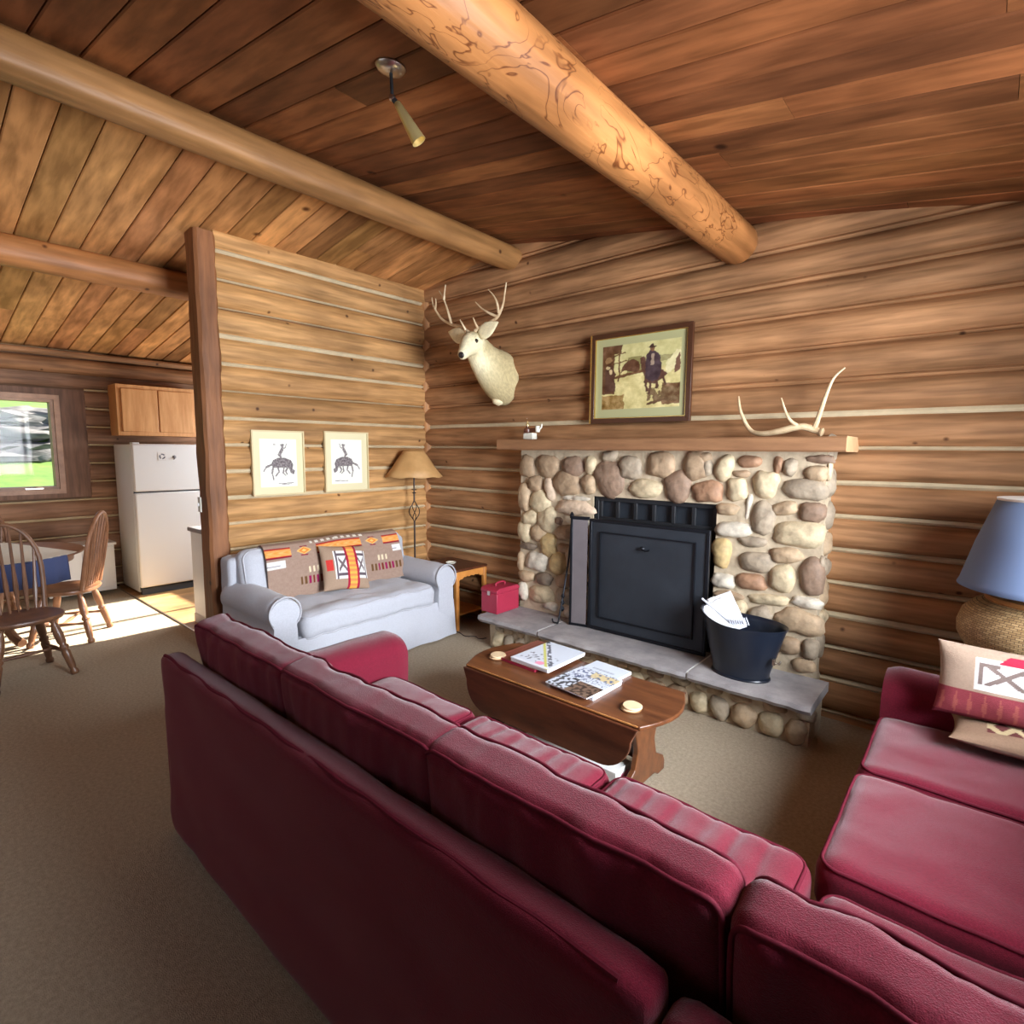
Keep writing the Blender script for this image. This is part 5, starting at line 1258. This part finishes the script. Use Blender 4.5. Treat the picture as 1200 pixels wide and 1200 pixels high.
mb = MB(); mb.box((-5.66, 1.89, .876), (-4.70, 2.57, .915), 'greytop'); mb.build('worktop', bc, bevel=.006)
mb = MB(); mb.box((-5.645, 1.905, 0), (-4.72, 1.91, .09), 'cardboard'); mb.build('toe_board', bc)

# ------------------------------------------------------------------ dining corner
def turned(mb, a, b, prof, m, n=12):
    a = Vector(a); b = Vector(b); L_ = (b-a).length; mb.lathe([(r_, t*L_) for r_, t in prof], a, m, n=n, axis=(b-a))
LEG = [(.012, 0), (.020, .01), (.022, .06), (.015, .10), (.019, .14), (.021, .30), (.023, .40), (.017, .44), (.024, .47), (.024, .50), (.016, .53), (.022, .58), (.024, .72), (.020, .85), (.013, .92), (.018, .95), (.018, 1)]
LEG = [(r_*1.22, t) for r_, t in LEG]
LEG[0] = (.016, 0)
SPN = [(.008, 0), (.011, .12), (.017, .30), (.011, .50), (.008, 1)]
def make_chair(label, wood, loc, rz):
    t = thing('windsor_chair', label, 'chair', loc, math.radians(rz), 'bow-back dining chairs')
    W = Matrix.Translation(loc) @ Matrix.Rotation(math.radians(rz), 4, 'Z')
    def add(name, fn, **k):
        mb = MB(); fn(mb); mb.v = [tuple(W @ Vector(v)) for v in mb.v]; mb.build(name, t, **k)
    def seat(mb):
        n = 36; vs = []; fs = []
        for (s_, z) in ((.80, .415), (.96, .422), (1, .438), (.98, .452), (.86, .455), (.45, .443), (.0, .440)):
            for k in range(n):
                a = 2*math.pi*k/n; r_ = 1+.06*math.cos(2*a)*0; vs.append((s_*.250*math.copysign(abs(math.cos(a))**.85, math.cos(a)), s_*.225*math.copysign(abs(math.sin(a))**.85, math.sin(a)), z))
        for i in range(6):
            for k in range(n): fs.append((i*n+k, i*n+(k+1) % n, (i+1)*n+(k+1) % n, (i+1)*n+k))
        fs.append(tuple(range(n))); mb.add(vs, fs, wood)
    add('seat', seat, smooth=True, auto=60)
    for sx in (-1, 1):
        for sy in (-1, 1):
            add('leg', lambda mb: turned(mb, (sx*.225, sy*.215+.0, .0), (sx*.14, sy*.125, .425), LEG, wood), smooth=True, auto=60)
        add('side_stretcher', lambda mb: turned(mb, (sx*.19, -.178, .165), (sx*.19, .178, .165), [(.008, 0), (.012, .1), (.009, .2), (.016, .5), (.009, .8), (.012, .9), (.008, 1)], wood), smooth=True)
    add('cross_stretcher', lambda mb: turned(mb, (-.19, 0, .165), (.19, 0, .165), [(.007, 0), (.009, .2), (.016, .5), (.009, .8), (.007, 1)], wood), smooth=True)
    bow = []
    for k in range(25):
        a = math.pi*k/24; x = .238*math.cos(a)*(1+.0*math.sin(a)); s_ = math.sin(a)**.55 if 0 < k < 24 else 0
        bow.append((x*(.86+.14*min(1, s_*1.6)), .165+.115*s_, .45+.64*s_))
    add('back_bow', lambda mb: mb.tube(bow, .0165, wood, n=10), smooth=True)
    for k in range(7):
        q = (k-3)/3.0; xb = q*.150; xt = q*.195
        st_ = math.sqrt(max(.02, 1-(xt/.238)**2))**.55*.985
        add('spindle', lambda mb: turned(mb, (xb, .16, .448), (xt, .165+.115*st_, .45+.64*st_), SPN, wood, 8), smooth=True)
    return t
make_chair('dark bow-back chair nearest the camera, seen from behind', 'chairwood', (-5.13, .60, 0), -84+180+4)
make_chair('bow-back chair in sunlight, side on between the table and the refrigerator', 'chairlight', (-5.955, 1.03, 0), -30)
make_chair('bow-back chair on the far side of the table below the window', 'chairwood', (-7.10, .60, 0), 90)
dt = thing('dining_table', 'round wooden pedestal dining table by the kitchen window', 'table', (-6.28, .72, 0))
DX, DY, DR = -6.30, .56, .66
mb = MB(); mb.lathe([(.0, .722), (DR-.03, .722), (DR, .732), (DR, .745), (DR-.012, .75), (0, .75)], (DX, DY, 0), 'chairlight', n=72); mb.build('tabletop', dt, smooth=True, auto=40)
mb = MB(); mb.lathe([(DR-.10, .66), (DR-.08, .66), (DR-.08, .722), (DR-.10, .722)], (DX, DY, 0), 'chairwood', n=64); mb.build('apron', dt, smooth=True, auto=40)
mb = MB(); mb.lathe([(.09, .10), (.10, .14), (.06, .20), (.085, .30), (.095, .42), (.055, .52), (.05, .60), (.12, .66), (.12, .722)], (DX, DY, 0), 'chairwood', n=28); mb.build('pedestal', dt, smooth=True)
for k in range(4):
    a = math.radians(20+90*k); c_, s_ = math.cos(a), math.sin(a)
    mb = MB(); pl = bez([(DX+.05*c_, DY+.05*s_, .20), (DX+.18*c_, DY+.18*s_, .16), (DX+.30*c_, DY+.30*s_, .07), (DX+.40*c_, DY+.40*s_, .038)], 8)
    mb.tube(pl, [.038]*12+[.034]*(len(pl)-12), 'chairwood', n=10); mb.build('foot', dt, smooth=True)
tc_ = thing('tablecloth', 'white table runner with a navy hanging end on the dining table', 'tablecloth', (-6.28, .72, .751))
mb = MB(); mb.prism([(DX+.64*math.cos(a), DY+.64*math.sin(a)) if abs(math.sin(a-.75)) < .78 else (DX+.0, DY) for a in [0]]+[(0, 0), (0, 0)], .75, .753, 'z', 'linen') if False else None
ang = math.radians(18); T = Matrix.Translation((DX, DY, 0)) @ Matrix.Rotation(ang, 4, 'Z')
hw = .40; L_ = math.sqrt(DR*DR-hw*hw); pts = []
a0 = math.asin(hw/(DR+.004))
for k in range(13): a = -a0+2*a0*k/12; pts.append(((DR+.004)*math.cos(a), (DR+.004)*math.sin(a)))
for k in range(13): a = math.pi-a0+2*a0*k/12; pts.append(((DR+.004)*math.cos(a), (DR+.004)*math.sin(a)))
mb.prism(pts, .7505, .7535, 'z', 'linen'); mb.v = [tuple(T @ Vector(v)) for v in mb.v]; mb.build('runner', tc_)
mb = MB(); vs = []; fs = []
for k in range(25):
    a = -a0*.72+1.4*a0*k/24; f = .008*math.sin(k*1.1)
    for (r_, z) in ((DR+.003, .7535), (DR+.010, .735), (DR+.012+f*.5, .65), (DR+.014+f, .54)): vs.append(T @ Vector((r_*math.cos(a), r_*math.sin(a), z)))
for k in range(24):
    for q in range(3): fs.append((k*4+q, k*4+q+1, (k+1)*4+q+1, (k+1)*4+q))
mb.add(vs, fs, 'bluecloth'); o = mb.build('hanging_end', tc_, smooth=True, auto=180); s_ = o.modifiers.new('thick', 'SOLIDIFY'); s_.thickness = .004; s_.offset = 1
tag(o, 'navy blue hanging end')
nb = thing('napkin_bundle', 'blue and white folded cloth standing on the dining table', 'napkin', (-6.35, .62, .754))
mb = MB(); mb.lathe([(.0, 0), (.12, .0), (.13, .05), (.10, .09), (.02, .10)], (-6.42, .50, .754), 'navybowl', n=7, sy=.7); mb.build('blue_fold', nb)
mb = MB(); mb.prism([(-.13, 0), (.15, 0), (.06, .08), (-.03, .21)], -.035, .035, 'y', 'linen'); mb.v = [tuple(Matrix.Translation((-6.42, .50, .80)) @ Matrix.Rotation(.9, 4, 'Z') @ Vector(v)) for v in mb.v]; mb.build('white_fold', nb, bevel=.008)
be = thing('white_cabinet', 'low white storage cabinet under the log wall beside the refrigerator', 'cabinet', (-7.6, 1.5, 0))
mb = MB(); mb.box((-7.74, 1.12, .05), (-7.42, 1.72, .56), 'cardboard'); mb.build('body', be, bevel=.006)
mb = MB(); mb.box((-7.745, 1.10, .56), (-7.40, 1.74, .59), 'cardboard'); mb.build('top_board', be, bevel=.006)
for (a, b) in ((1.14, 1.415), (1.425, 1.70)):
    mb = MB(); mb.box((-7.42, a, .09), (-7.408, b, .54), 'cardboard'); d = mb.build('door', be, bevel=.003)
    mb = MB(); mb.lathe([(.004, 0), (.010, .008), (0, .014)], (-7.408, b-.03, .36), 'chrome', axis=(1, 0, 0)); mb.build('knob', d, smooth=True)
